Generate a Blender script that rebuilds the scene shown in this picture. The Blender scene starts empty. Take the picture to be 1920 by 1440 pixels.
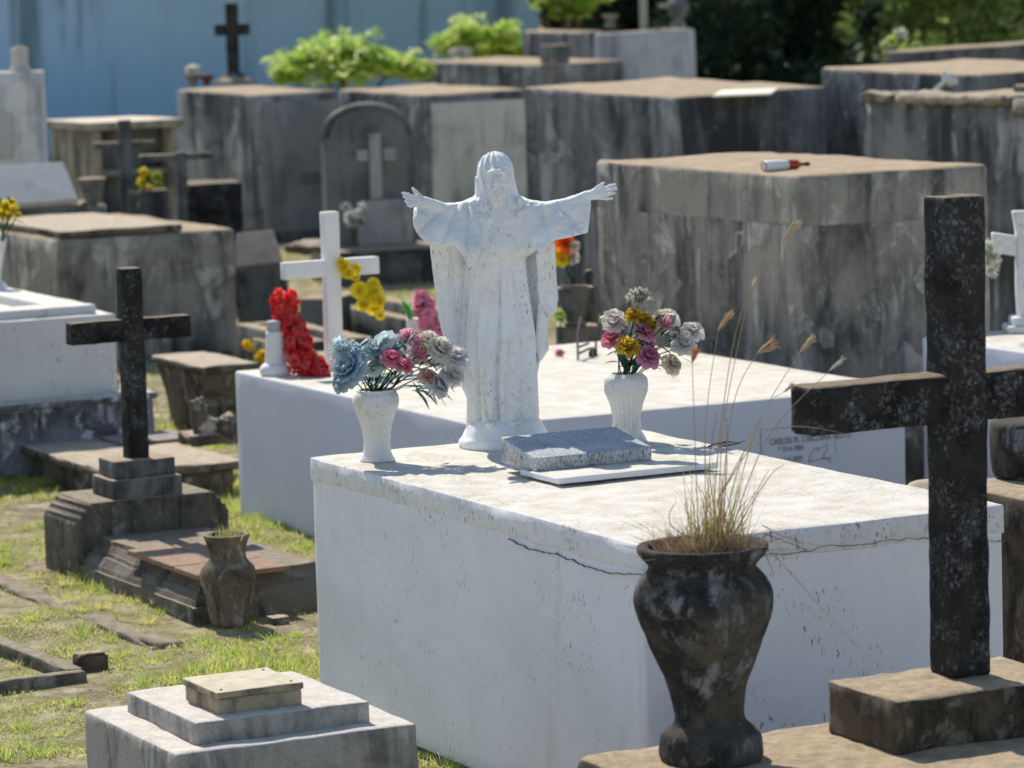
import bpy, bmesh, math, random
import numpy as np
from mathutils import Vector, Matrix, noise

random.seed(7); np.random.seed(7)
C = bpy.context.scene.collection
SC = bpy.context.scene

# ---------------------------------------------------------------- camera
FPX, HC, YH, ROLL = 6800.0, 2.5, -70.0, 0.028          # focal length in px of a 1920 wide frame
PITCH = math.atan((720 - YH) / FPX)
FW = Vector((0, math.cos(PITCH), -math.sin(PITCH)))
R0 = Vector((1, 0, 0)); U0 = Vector((0, math.sin(PITCH), math.cos(PITCH)))
UP = math.cos(ROLL) * U0 + math.sin(ROLL) * R0
RT = math.cos(ROLL) * R0 - math.sin(ROLL) * U0
CAM = Vector((0, 0, HC))
cd = bpy.data.cameras.new('camera'); cam = bpy.data.objects.new('camera', cd); C.objects.link(cam)
M = Matrix((( RT.x, UP.x, -FW.x, 0), (RT.y, UP.y, -FW.y, 0), (RT.z, UP.z, -FW.z, HC), (0, 0, 0, 1)))
cam.matrix_world = M
cd.sensor_width = 36; cd.lens = FPX / 1920 * 36; cd.clip_end = 500; cd.clip_start = 0.1
cd.dof.use_dof = True; cd.dof.focus_distance = 11.1; cd.dof.aperture_fstop = 4.8
SC.camera = cam

# ---------------------------------------------------------------- light
SUN_EL, SUN_AZ = math.radians(47), math.radians(24)    # sun stands behind the scene, to the left
sd = Vector((-math.sin(SUN_AZ) * math.cos(SUN_EL), math.cos(SUN_AZ) * math.cos(SUN_EL), math.sin(SUN_EL)))
w = bpy.data.worlds.new('World'); SC.world = w; w.use_nodes = True
wn = w.node_tree; bg = wn.nodes['Background']
sky = wn.nodes.new('ShaderNodeTexSky'); sky.sky_type = 'NISHITA'; sky.sun_disc = False
sky.sun_elevation = SUN_EL; sky.sun_rotation = math.radians(-24)
sky.air_density = 1.25; sky.dust_density = 0.2; sky.ozone_density = 1.0
wn.links.new(sky.outputs[0], bg.inputs[0]); bg.inputs[1].default_value = 0.115
sl = bpy.data.lights.new('sun', 'SUN'); sl.energy = 4.6; sl.angle = math.radians(0.53); sl.color = (1.0, 0.93, 0.82)
so = bpy.data.objects.new('sun', sl); C.objects.link(so); so.rotation_euler = sd.to_track_quat('Z', 'Y').to_euler(); so.location = (0, 0, 30)
SC.view_settings.view_transform = 'Standard'; SC.view_settings.look = 'None'
SC.view_settings.exposure = 0.2; SC.view_settings.gamma = 1.0
SC.view_settings.use_curve_mapping = False

# ---------------------------------------------------------------- measuring helpers
def ray(px, py):
    return FW + RT * ((px - 960) / FPX) - UP * ((py - 720) / FPX)
def P(px, py, z):                    # point on the level plane of height z
    d = ray(px, py); return CAM + d * ((z - HC) / d.z)
def PD(px, py, y):                   # point at depth y
    d = ray(px, py); return CAM + d * (y / d.y)
def proj(p):
    v = Vector(p) - CAM; d = v.dot(FW); return 960 + FPX * v.dot(RT) / d, 720 - FPX * v.dot(UP) / d
YAW = math.radians(63)
def axes(yaw=YAW):                   # u points back-left, v points back-right
    return Vector((-math.cos(yaw), math.sin(yaw), 0)), Vector((math.sin(yaw), math.cos(yaw), 0))
def length_to(F, d, xt):             # how far from F along d until the point lies at image column xt
    lo, hi = 0.0, 12.0
    s = 1 if proj(F + d * 0.5)[0] > proj(F)[0] else -1
    for _ in range(50):
        m = (lo + hi) / 2
        if s * (proj(F + d * m)[0] - xt) < 0: lo = m
        else: hi = m
    return lo
def rect(fx, fy, z, xl, xr, yaw=YAW):
    F = P(fx, fy, z); u, v = axes(yaw)
    return F, u * length_to(F, u, xl), v * length_to(F, v, xr)

# ---------------------------------------------------------------- mesh helpers
def nz(p, s=1.0, seed=0.0):
    return noise.noise(Vector((p[0] * s + seed, p[1] * s + seed * 1.7, p[2] * s - seed)))
class MB:
    def __init__(s): s.v = []; s.f = []; s.m = []; s.c = None
    def add(s, vs, fs, m=0, cols=None):
        o = len(s.v); s.v += [tuple(p) for p in vs]
        s.f += [tuple(i + o for i in f) for f in fs]; s.m += [m] * len(fs)
        if cols is not None:
            if s.c is None: s.c = [(1, 1, 1)] * o
            s.c += cols
        elif s.c is not None: s.c += [(1, 1, 1)] * len(vs)
        return s
def rbox(mb, o, u, v, wv, r=0.01, res=0.07, amp=0.003, fr=5.0, seed=0.0, fn=None, m=0, chip=0.0):
    """box with rounded, slightly uneven edges; o corner, u v w full edge vectors"""
    o = Vector(o); u = Vector(u); v = Vector(v); wv = Vector(wv)
    if u.cross(v).dot(wv) < 0: u, v = v, u
    Ls = [u.length, v.length, wv.length]; D = [u / Ls[0], v / Ls[1], wv / Ls[2]]
    r = min(r, min(Ls) * 0.45)
    ax = []
    for L in Ls:
        n = max(1, int(round((L - 2 * r) / res)))
        ax.append([0, r * 0.35] + [r + (L - 2 * r) * i / n for i in range(n + 1)] + [L - r * 0.35, L])
    n = [len(a) - 1 for a in ax]
    idx = {}; vs = []; fs = []
    def vert(i, j, k):
        key = (i, j, k)
        if key in idx: return idx[key]
        q = Vector((ax[0][i], ax[1][j], ax[2][k]))
        inn = Vector([min(max(q[t], r), Ls[t] - r) for t in range(3)])
        dv = q - inn
        nn = dv.normalized() if dv.length > 1e-9 else Vector((0, 0, 1))
        onedge = sum(1 for t in range(3) if abs(dv[t]) > 1e-9)
        q = inn + nn * r
        pw = o + D[0] * q[0] + D[1] * q[1] + D[2] * q[2]
        nw = D[0] * nn[0] + D[1] * nn[1] + D[2] * nn[2]
        a = amp * (nz(pw, fr, seed) + 0.5 * nz(pw, fr * 3.1, seed + 5))
        if chip and onedge > 1: a -= chip * max(0, nz(pw, 9, seed + 3) + 0.1)
        pw = pw + nw * a
        if fn: pw = fn(pw, q, Ls)
        idx[key] = len(vs); vs.append(pw); return idx[key]
    for a, b, c in ((0, 1, 2), (1, 2, 0), (2, 0, 1)):
        for side in (0, n[c]):
            for i in range(n[a]):
                for j in range(n[b]):
                    ks = []
                    for di, dj in ((0, 0), (1, 0), (1, 1), (0, 1)):
                        ijk = [0, 0, 0]; ijk[a] = i + di; ijk[b] = j + dj; ijk[c] = side
                        ks.append(vert(*ijk))
                    fs.append(tuple(ks) if side else tuple(reversed(ks)))
    return mb.add(vs, fs, m)
def lathe(mb, c, prof, seg=40, amp=0.0, fr=8.0, seed=0.0, ribs=0, rib=0.0, ribz=(0, 1), sub=3, m=0, cap=True, sx=1.0):
    pr = []
    for i in range(len(prof) - 1):                       # Catmull-Rom through the profile
        p0 = prof[max(i - 1, 0)]; p1 = prof[i]; p2 = prof[i + 1]; p3 = prof[min(i + 2, len(prof) - 1)]
        for k in range(sub):
            t = k / sub
            pr.append(tuple(0.5 * ((2 * p1[q]) + (-p0[q] + p2[q]) * t + (2 * p0[q] - 5 * p1[q] + 4 * p2[q] - p3[q]) * t * t + (-p0[q] + 3 * p1[q] - 3 * p2[q] + p3[q]) * t ** 3) for q in (0, 1)))
    pr.append(prof[-1])
    c = Vector(c); vs = []; fs = []
    for (r, z) in pr:
        for k in range(seg):
            a = 2 * math.pi * k / seg
            rr = max(r, 0.0004)
            if ribs and ribz[0] < z < ribz[1]: rr += rib * (abs(math.sin(a * ribs / 2)) - 0.6)
            p = c + Vector((rr * math.cos(a) * sx, rr * math.sin(a), z))
            if amp: p += Vector((math.cos(a), math.sin(a), 0.4)) * amp * (nz(p, fr, seed) + 0.5 * nz(p, fr * 2.7, seed + 2))
            vs.append(p)
    for i in range(len(pr) - 1):
        for k in range(seg):
            k2 = (k + 1) % seg
            fs.append((i * seg + k, i * seg + k2, (i + 1) * seg + k2, (i + 1) * seg + k))
    if cap:
        fs.append(tuple(reversed(range(seg)))); fs.append(tuple(range((len(pr) - 1) * seg, len(pr) * seg)))
    return mb.add(vs, fs, m)
def tube(mb, pts, rad, seg=5, m=0, col=None):
    pts = [Vector(p) for p in pts]; n = len(pts); vs = []; fs = []
    for i, p in enumerate(pts):
        t = (pts[min(i + 1, n - 1)] - pts[max(i - 1, 0)]).normalized()
        s = t.cross(Vector((0.13, 0.97, 0.2))).normalized(); b = t.cross(s)
        r = rad[i] if hasattr(rad, '__len__') else rad
        for k in range(seg):
            a = 2 * math.pi * k / seg; vs.append(p + (s * math.cos(a) + b * math.sin(a)) * r)
    for i in range(n - 1):
        for k in range(seg):
            k2 = (k + 1) % seg; fs.append((i * seg + k, i * seg + k2, (i + 1) * seg + k2, (i + 1) * seg + k))
    fs.append(tuple(reversed(range(seg)))); fs.append(tuple(range((n - 1) * seg, n * seg)))
    return mb.add(vs, fs, m, None if col is None else [col] * len(vs))
def prism(mb, poly, o, du, dz, dn, bev=0.0, m=0):
    """polygon (a,b) in the plane du/dz from o, pushed out along dn"""
    o = Vector(o); vs = []
    n = len(poly)
    for q in (Vector((0, 0, 0)), Vector(dn)):
        for a, b in poly: vs.append(o + Vector(du) * a + Vector(dz) * b + q)
    fs = [tuple(range(n)), tuple(reversed(range(n, 2 * n)))]
    for i in range(n):
        j = (i + 1) % n; fs.append((i, i + n, j + n, j))
    return mb.add(vs, fs, m)
def thing(name, label, cat, loc, group=None):
    o = bpy.data.objects.new(name, None); C.objects.link(o); o.location = loc
    o.empty_display_size = 0.1
    return tag(o, label, cat, group)
def tag(o, label, cat, group=None):
    o['label'] = label; o['category'] = cat
    if group: o['group'] = group
    return o
def origin_of(o):
    p = Vector(o.location)
    while o.parent is not None:
        o = o.parent; p = p + o.location
    return p
def obj(name, mb, mats, parent=None, smooth=True, fix=False):
    me = bpy.data.meshes.new(name)
    v = np.array(mb.v, dtype=np.float64)
    org = Vector((float(v[:, 0].mean()), float(v[:, 1].mean()), float(v[:, 2].min())))
    me.from_pydata([tuple(p) for p in (v - np.array(org))], [], mb.f)
    if not isinstance(mats, (list, tuple)): mats = [mats]
    for mm in mats: me.materials.append(mm)
    me.polygons.foreach_set('material_index', mb.m)
    me.polygons.foreach_set('use_smooth', [bool(smooth)] * len(mb.f))
    if mb.c is not None:
        ca = me.color_attributes.new('tint', 'FLOAT_COLOR', 'POINT')
        ca.data.foreach_set('color', np.hstack([np.array(mb.c), np.ones((len(mb.c), 1))]).ravel())
    if fix:
        bm = bmesh.new(); bm.from_mesh(me); bmesh.ops.recalc_face_normals(bm, faces=bm.faces); bm.to_mesh(me); bm.free()
    me.update()
    o = bpy.data.objects.new(name, me); C.objects.link(o)
    if parent is not None: o.parent = parent; o.location = org - origin_of(parent)
    else: o.location = org
    return o
def bevelled(name, mb, mats, parent=None, w=0.008, seg=2):
    """sharp polygon solid with rounded edges"""
    o = obj(name, mb, mats, parent, smooth=False, fix=True)
    bm = bmesh.new(); bm.from_mesh(o.data); bmesh.ops.remove_doubles(bm, verts=bm.verts, dist=1e-5)
    bmesh.ops.bevel(bm, geom=list(bm.edges), offset=w, segments=seg, profile=0.6, affect='EDGES')
    bm.to_mesh(o.data); bm.free(); return o

# ---------------------------------------------------------------- materials
class G:
    def __init__(s, name):
        s.mat = bpy.data.materials.new(name); s.mat.use_nodes = True
        s.t = s.mat.node_tree; s.t.nodes.clear()
    def n(s, typ, ins=None, **kw):
        nd = s.t.nodes.new('ShaderNode' + typ)
        for k, v in kw.items(): setattr(nd, k, v)
        for k, v in (ins or {}).items():
            if hasattr(v, 'links') or isinstance(v, bpy.types.NodeSocket): s.t.links.new(v, nd.inputs[k])
            else: nd.inputs[k].default_value = v
        return nd
    def math(s, op, a, b=0.0, clamp=False):
        return s.n('Math', {0: a, 1: b}, operation=op, use_clamp=clamp).outputs[0]
    def coord(s):
        tc = s.n('TexCoord'); oi = s.n('ObjectInfo')
        off = s.n('VectorMath', {0: oi.outputs['Random'], 1: (37.0, 11.0, 23.0)}, operation='MULTIPLY').outputs[0]
        return s.n('VectorMath', {0: tc.outputs['Object'], 1: off}, operation='ADD').outputs[0]
    def stretch(s, co, sc):
        return s.n('VectorMath', {0: co, 1: sc}, operation='MULTIPLY').outputs[0]
    def noise(s, co, scale, detail=5.0, rough=0.6, dist=0.0):
        return s.n('TexNoise', {'Vector': co, 'Scale': scale, 'Detail': detail, 'Roughness': rough, 'Distortion': dist}).outputs['Fac']
    def ramp(s, f, lo, hi):
        return s.n('MapRange', {0: f, 1: lo, 2: hi, 3: 0.0, 4: 1.0}, interpolation_type='SMOOTHSTEP').outputs[0]
    def mix(s, f, a, b, mode='MIX'):
        nd = s.n('Mix', data_type='RGBA', blend_type=mode)
        for i, v in ((0, f), (6, a), (7, b)):
            if isinstance(v, bpy.types.NodeSocket): s.t.links.new(v, nd.inputs[i])
            else: nd.inputs[i].default_value = v if i == 0 else (v[0], v[1], v[2], 1)
        return nd.outputs[2]
    def up(s, lo=0.55, hi=0.85):
        g = s.n('NewGeometry'); x = s.n('SeparateXYZ', {0: g.outputs['Normal']})
        return s.ramp(x.outputs[2], lo, hi)
    def bump(s, h, strength, dist):
        return s.n('Bump', {'Height': h, 'Strength': strength, 'Distance': dist}).outputs[0]
    def out(s, color, rough=0.85, bump=None, spec=0.3, trans=None, alpha=None):
        b = s.n('BsdfPrincipled', {'Roughness': rough, 'Specular IOR Level': spec})
        if isinstance(color, bpy.types.NodeSocket): s.t.links.new(color, b.inputs['Base Color'])
        else: b.inputs['Base Color'].default_value = (*color, 1)
        if bump is not None: s.t.links.new(bump, b.inputs['Normal'])
        sh = b.outputs[0]
        if trans is not None:
            tb = s.n('BsdfTranslucent')
            if isinstance(color, bpy.types.NodeSocket): s.t.links.new(color, tb.inputs[0])
            else: tb.inputs[0].default_value = (*color, 1)
            sh = s.n('MixShader', {0: trans, 1: sh, 2: tb.outputs[0]}).outputs[0]
        o = s.n('OutputMaterial'); s.t.links.new(sh, o.inputs[0])
        return s.mat

def concrete(name, base, stain, top, top2, streak=0.5, mould=0.5, size=1.0, pale=None, bumpd=0.004, patch=None, gain=1.35, grain=0.8, dist=0.7):
    """weathered render: blotchy mould and run-off on the sides, dusty lichen on the tops; sun and shade contrast also put into both"""
    base, stain = [min(0.7, x * gain * f_) for x, f_ in zip(base, (1.02, 0.98, 0.93))], [x * gain * 0.78 for x in stain]
    top, top2 = [min(0.75, x * 1.12) for x in top], [x * 1.12 for x in top2]
    if pale is not None: pale = [min(0.7, x * gain) for x in pale]
    g = G(name); co = g.coord()
    big = g.noise(co, 1.3 / size, 6, 0.62, 0.8)
    blot = g.noise(co, 3.6 / size, 8, 0.68, dist)
    mid = g.noise(co, 9 / size, 6, 0.7, 0.3)
    fine = g.noise(co, 60 / size, 4, 0.75)
    st = g.noise(g.stretch(co, (3.4 / size, 3.4 / size, 0.5 / size)), 1.0, 7, 0.66, 0.9)
    st2 = g.noise(g.stretch(co, (13 / size, 13 / size, 1.3 / size)), 1.0, 5, 0.65, 0.6)
    k = g.math('ADD', g.math('MULTIPLY', st, streak), g.math('MULTIPLY', big, 1 - streak))
    k = g.math('ADD', g.math('MULTIPLY', k, 0.72), g.math('MULTIPLY', blot, 0.28))
    c0 = 0.5 + (0.5 - mould) * 0.26
    f = g.ramp(k, c0 - 0.07, c0 + 0.09)
    side = g.mix(f, base, stain)
    drip = g.math('MULTIPLY', g.ramp(st2, 0.55, 0.68), g.ramp(big, 0.40, 0.58))
    side = g.mix(g.math('MULTIPLY', drip, 0.75), side, [0.75 * x for x in stain])
    if pale is not None:
        pf = g.math('MULTIPLY', g.ramp(blot, 0.50, 0.62), g.ramp(st, 0.58, 0.44))
        side = g.mix(pf, side, pale)
        pf2 = g.math('MULTIPLY', g.ramp(mid, 0.62, 0.70), g.ramp(st2, 0.45, 0.6))
        side = g.mix(g.math('MULTIPLY', pf2, 0.6), side, pale)
    tcol = g.mix(g.ramp(mid, 0.3, 0.7), top, top2)
    tcol = g.mix(g.math('MULTIPLY', g.ramp(blot, 0.55, 0.75), 0.5), tcol, [0.55 * x for x in top2])
    col = g.mix(g.up(), side, tcol)  # tops lightened and sides darkened to add sun and shade contrast
    sp = g.math('ADD', g.math('MULTIPLY', fine, 1.0), 0.5)
    spc = g.n('CombineColor', {0: sp, 1: sp, 2: sp}).outputs[0]
    col = g.mix(grain, col, spc, 'MULTIPLY')
    if patch is not None:
        pm = g.math('MULTIPLY', g.ramp(g.noise(co, 24 / size, 8, 0.8), 0.48, 0.66), g.ramp(blot, 0.44, 0.58))
        col = g.mix(g.math('MULTIPLY', pm, 0.8), col, patch)
    h = g.math('ADD', g.math('MULTIPLY', mid, 0.5), g.math('MULTIPLY', fine, 0.6))
    return g.out(col, 0.9, g.bump(h, 0.9, bumpd), 0.2)

def painted(name, base, dirt, top, speck=0.5, streaks=0.4, bumpd=0.002, tan=None, fleck=(0.05, 0.05, 0.05), fine_scale=1.0, mottle=0.0, top_=False):
    """white limewash: dark flecks where it has flaked, run-off streaks, creamy dust on the tops"""
    g = G(name); co = g.coord()
    big = g.noise(co, 1.3, 5, 0.6, 0.3)
    mid = g.noise(co, 9, 6, 0.65)
    fl = g.noise(g.stretch(co, (95 * fine_scale, 95 * fine_scale, 36 * fine_scale)), 1.0, 5, 0.72)
    mott = g.noise(co, 38 * fine_scale, 6, 0.75)
    fine = g.noise(co, 160, 3, 0.6)
    st = g.noise(g.stretch(co, (6.5, 6.5, 0.4)), 1.0, 6, 0.62, 0.3)
    col = g.mix(g.math('MULTIPLY', g.ramp(st, 0.56, 0.70), g.math('MULTIPLY', g.ramp(big, 0.38, 0.6), streaks * 1.6, True)), base, dirt)
    trow = g.noise(g.stretch(co, (2.6, 2.6, 5.2)), 1.0, 4, 0.55, 1.5)
    col = g.mix(g.math('MULTIPLY', g.ramp(trow, 0.45, 0.62), 0.22), col, [0.86 * x for x in base])
    col = g.mix(g.math('MULTIPLY', g.ramp(big, 0.45, 0.7), 0.25), col, dirt)
    if tan is not None:
        col = g.mix(g.math('MULTIPLY', g.ramp(mid, 0.45, 0.68), 0.6), col, tan)
    tcol = g.mix(g.ramp(mid, 0.35, 0.7), top, [0.8 * top[0], 0.76 * top[1], 0.68 * top[2]])
    hs = g.noise(g.stretch(co, (6, 26, 26)), 1.0, 5, 0.65)
    tcol = g.mix(g.math('MULTIPLY', g.ramp(hs, 0.55, 0.72), 0.35), tcol, [0.55 * x for x in top])
    if mottle: col = g.mix(g.math('MULTIPLY', g.ramp(mott, 0.46, 0.66), g.math('MULTIPLY', g.ramp(mid, 0.36, 0.62), mottle)), col, [0.5 * x for x in dirt])
    u = g.up(0.75, 0.95)
    col = g.mix(u, col, tcol)
    if top_: col = g.mix(g.math('MULTIPLY', g.ramp(g.noise(co, 120, 5, 0.75), 0.46, 0.60), 0.45), col, [0.6 * x for x in dirt])
    msk = g.math('MULTIPLY', g.ramp(g.math('MULTIPLY', fl, 1.0), 0.60 - 0.02 * speck, 0.66 - 0.02 * speck), g.ramp(g.noise(co, 4.2 * fine_scale, 5, 0.65), 0.54 - 0.10 * speck, 0.66 - 0.08 * speck))
    col = g.mix(g.math('MULTIPLY', msk, 0.85), col, fleck)
    h = g.math('ADD', g.math('MULTIPLY', mid, 0.4), g.math('MULTIPLY', fine, 0.25))
    h = g.math('ADD', h, g.math('MULTIPLY', trow, 1.5))
    h = g.math('SUBTRACT', h, g.math('MULTIPLY', msk, 0.8))
    return g.out(col, 0.75, g.bump(h, 0.5, bumpd), 0.3)

TAN, TAN2 = (0.40, 0.31, 0.205), (0.28, 0.21, 0.14)
m_white = painted('white_limewash', (0.80, 0.80, 0.87), (0.50, 0.49, 0.48), (0.66, 0.625, 0.56), 0.5, 0.42, 0.0016)
m_stucco = painted('flaking_white_stucco', (0.78, 0.78, 0.84), (0.5, 0.49, 0.50), (0.66, 0.625, 0.56), 1.1, 0.25, 0.006, mottle=0.35)
m_bluewhite = painted('smooth_blue_white_paint', (0.60, 0.62, 0.72), (0.48, 0.50, 0.56), (0.68, 0.64, 0.57), 0.1, 0.2, 0.001)
m_statue = painted('white_statue_paint', (0.84, 0.86, 0.90), (0.66, 0.65, 0.63), (0.86, 0.86, 0.84), 0.8, 0.3, 0.002, tan=(0.80, 0.77, 0.71), fleck=(0.12, 0.12, 0.125), fine_scale=1.4, mottle=0.3)
m_vase = painted('white_vase_paint', (0.78, 0.78, 0.78), (0.55, 0.53, 0.50), (0.75, 0.75, 0.73), 0.6, 0.3, 0.004, tan=(0.68, 0.67, 0.66), fleck=(0.12, 0.12, 0.125), fine_scale=1.8, mottle=0.6)
m_cross_white = painted('clean_white_paint', (0.80, 0.79, 0.80), (0.68, 0.66, 0.66), (0.82, 0.80, 0.76), -0.6, 0.2, 0.0008)
m_plaque = painted('speckled_white_plaque', (0.66, 0.68, 0.70), (0.30, 0.31, 0.33), (0.55, 0.58, 0.62), 2.4, 0.6, 0.003, tan=(0.4, 0.41, 0.43), fine_scale=1.7, mottle=1.0, top_=True)
m_grey = concrete('streaked_grey_render', (0.23, 0.22, 0.205), (0.065, 0.063, 0.060), TAN, TAN2, 0.6, 0.5, 1.0, (0.36, 0.34, 0.31))
m_greyblue = concrete('mouldy_grey_render', (0.20, 0.205, 0.215), (0.055, 0.057, 0.062), TAN, TAN2, 0.6, 0.58, 1.2, (0.30, 0.30, 0.30), gain=1.3)
m_pale = concrete('pale_grey_render', (0.40, 0.40, 0.40), (0.16, 0.16, 0.16), TAN, TAN2, 0.6, 0.35, 1.2, (0.46, 0.46, 0.45))
m_black = concrete('black_mouldy_stone', (0.045, 0.045, 0.047), (0.015, 0.015, 0.017), (0.26, 0.20, 0.135), (0.17, 0.13, 0.09), 0.2, 0.5, 0.32, (0.06, 0.062, 0.068), 0.008, patch=(0.26, 0.27, 0.29), gain=0.7, dist=0.3)
m_urn = concrete('black_weathered_urn', (0.105, 0.097, 0.086), (0.030, 0.030, 0.031), (0.085, 0.07, 0.055), (0.05, 0.043, 0.036), 0.0, 0.5, 0.36, (0.24, 0.25, 0.27), 0.008, patch=(0.12, 0.12, 0.125), gain=0.95, dist=0.1)
m_plinth = concrete('brown_mossy_stone', (0.11, 0.09, 0.066), (0.026, 0.025, 0.023), (0.50, 0.39, 0.255), (0.30, 0.235, 0.16), 0.2, 0.5, 0.4, (0.17, 0.15, 0.12), 0.012, gain=1.2)
m_brown = concrete('dark_brown_grave_stone', (0.13, 0.115, 0.095), (0.04, 0.037, 0.034), (0.50, 0.415, 0.31), (0.34, 0.28, 0.205), 0.35, 0.5, 0.5, (0.22, 0.2, 0.18), 0.006)
m_slab = concrete('mossy_grave_slab', (0.12, 0.11, 0.095), (0.035, 0.033, 0.031), (0.33, 0.275, 0.20), (0.19, 0.155, 0.11), 0.3, 0.5, 0.4, (0.2, 0.19, 0.17), 0.006)
m_step = concrete('grainy_grey_cement', (0.30, 0.295, 0.29), (0.15, 0.145, 0.14), (0.64, 0.59, 0.52), (0.50, 0.46, 0.40), 0.5, 0.42, 0.5, (0.38, 0.37, 0.34), 0.006, grain=1.0)  # cement top lightened towards its sunlit tone
m_lid = concrete('yellowish_stone_lid', (0.30, 0.265, 0.20), (0.13, 0.115, 0.09), (0.60, 0.53, 0.40), (0.46, 0.40, 0.29), 0.4, 0.45, 0.4, None, 0.003)
m_marble = concrete('grey_marble', (0.42, 0.43, 0.44), (0.30, 0.31, 0.32), (0.5, 0.5, 0.49), (0.42, 0.42, 0.41), 0.3, 0.35, 0.6, None, 0.001, gain=1.2)
m_red = concrete('worn_red_tile', (0.22, 0.14, 0.10), (0.12, 0.09, 0.07), (0.36, 0.235, 0.165), (0.23, 0.16, 0.115), 0.3, 0.4, 0.3, None, 0.003)
m_darkgrey = concrete('dark_grey_stone', (0.13, 0.135, 0.14), (0.045, 0.047, 0.05), TAN, TAN2, 0.5, 0.5, 0.7, None, 0.004)
def plain(name, col, rough=0.7, spec=0.3, trans=None):
    return G(name).out(col, rough, None, spec, trans)
def tinted(name, trans=0.35, rough=0.6, var=0.25, spec=0.3):
    g = G(name); a = g.n('VertexColor', layer_name='tint').outputs[0]
    co = g.coord(); v = g.math('ADD', g.math('MULTIPLY', g.noise(co, 60, 3), var * 2), 1 - var)
    vc = g.n('CombineColor', {0: v, 1: v, 2: v}).outputs[0]
    return g.out(g.mix(1.0, a, vc, 'MULTIPLY'), rough, None, spec, trans)
m_petal = tinted('cloth_petals', 0.5, 0.7, 0.12)
m_leaf = tinted('leaves', 0.5, 0.5, 0.2)
m_grass = tinted('grass_blades', 0.55, 0.6, 0.15)
m_straw = tinted('dry_straw', 0.3, 0.7, 0.15)
m_ink = plain('faded_black_ink', (0.27, 0.28, 0.31), 0.8)
m_crack = plain('dark_crack', (0.17, 0.165, 0.165), 0.95)
m_bark = concrete('bark', (0.12, 0.09, 0.06), (0.06, 0.045, 0.03), (0.12, 0.09, 0.06), (0.1, 0.08, 0.05), 0.5, 0.5, 0.4)

Z = Vector((0, 0, 1))
# ================================================================ setting
def ground_material():
    g = G('dry_earth'); co = g.n('TexCoord').outputs['Object']
    a = g.noise(co, 0.9, 5, 0.6); b = g.noise(co, 6, 6, 0.7); c = g.noise(co, 60, 4, 0.7)
    col = g.mix(g.ramp(b, 0.35, 0.7), (0.17, 0.13, 0.085), (0.60, 0.50, 0.36))
    col = g.mix(g.math('MULTIPLY', g.ramp(a, 0.4, 0.6), 0.4), col, (0.30, 0.30, 0.12))
    col = g.mix(g.math('MULTIPLY', g.ramp(c, 0.5, 0.7), 0.6), col, (0.11, 0.088, 0.06))
    h = g.math('ADD', g.math('MULTIPLY', b, 0.6), g.math('MULTIPLY', c, 0.4))
    return g.out(col, 0.95, g.bump(h, 1.0, 0.03), 0.1)
mb = MB()
NX, NY = 60, 90
xs = [-60 + 120 * i / 12 for i in range(13)]
gx = sorted(set([-300, -120, -60, -30] + [-8 + 16 * i / 80 for i in range(81)] + [30, 60, 120, 300]))
gy = sorted(set([-60, -20, 0, 5] + [8 + 18 * i / 90 for i in range(91)] + [30, 36, 44, 55, 70, 100, 200, 400]))
def gz(x, y):
    return 0.018 * noise.noise(Vector((x * 1.3, y * 1.3, 0))) + 0.012 * noise.noise(Vector((x * 5, y * 5, 3)))
vs = [(x, y, gz(x, y) if abs(x) < 9 and 7 < y < 27 else 0) for y in gy for x in gx]
nxx = len(gx)
fs = [(j * nxx + i, j * nxx + i + 1, (j + 1) * nxx + i + 1, (j + 1) * nxx + i) for j in range(len(gy) - 1) for i in range(nxx - 1)]
mb.add(vs, fs); gr = obj('ground', mb, ground_material()); gr['kind'] = 'structure'

mb = MB(); rbox(mb, (-14, -12, -0.1), (28, 0, 0), (0, 19.4, 0), (0, 0, 0.106), 0.002, 1.0, 0.001)  # pale ground added out of view to bounce sunlight onto the shaded faces
bounce_path = obj('path', mb, concrete('pale_bounce_concrete', (0.5, 0.47, 0.42), (0.4, 0.37, 0.33), (0.52, 0.49, 0.44), (0.44, 0.41, 0.36), 0.2, 0.4, 1.0)); bounce_path['kind'] = 'structure'
# blue boundary wall
g = G('weathered_blue_paint'); co = g.coord()
st = g.noise(g.stretch(co, (1.6, 1.6, 0.12)), 1.0, 5, 0.65, 0.3); b = g.noise(co, 0.35, 4, 0.6); c = g.noise(co, 5, 5, 0.65)
sx = g.n('SeparateXYZ', {0: g.n('TexCoord').outputs['Object']})
greyer = g.ramp(sx.outputs[0], -2.0, 7.0)
low = g.ramp(sx.outputs[2], 1.9, 0.7)
col = g.mix(b, (0.40, 0.59, 0.82), (0.47, 0.64, 0.84))
col = g.mix(g.math('MULTIPLY', low, 0.55), col, (0.18, 0.42, 0.76))
col = g.mix(greyer, col, (0.30, 0.45, 0.52))
col = g.mix(g.math('MULTIPLY', g.ramp(st, 0.48, 0.66), 0.85), col, (0.12, 0.19, 0.22))
col = g.mix(g.math('MULTIPLY', g.ramp(c, 0.52, 0.75), 0.3), col, (0.5, 0.66, 0.8))
m_blue = g.out(col, 0.85, g.bump(c, 0.3, 0.01), 0.2)
WALLY = 50.0
xr = PD(1012, 60, WALLY).x
mb = MB(); rbox(mb, (-14, WALLY, 0), (xr + 14, 0.9, 0), (0, 0.25, 0), (0, 0, 4.2), 0.02, 0.8, 0.01, 1)
wl = obj('boundary_wall', mb, m_blue); tag(wl, 'tall pale blue painted wall with dark run-off stains along the back', 'wall')

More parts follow.
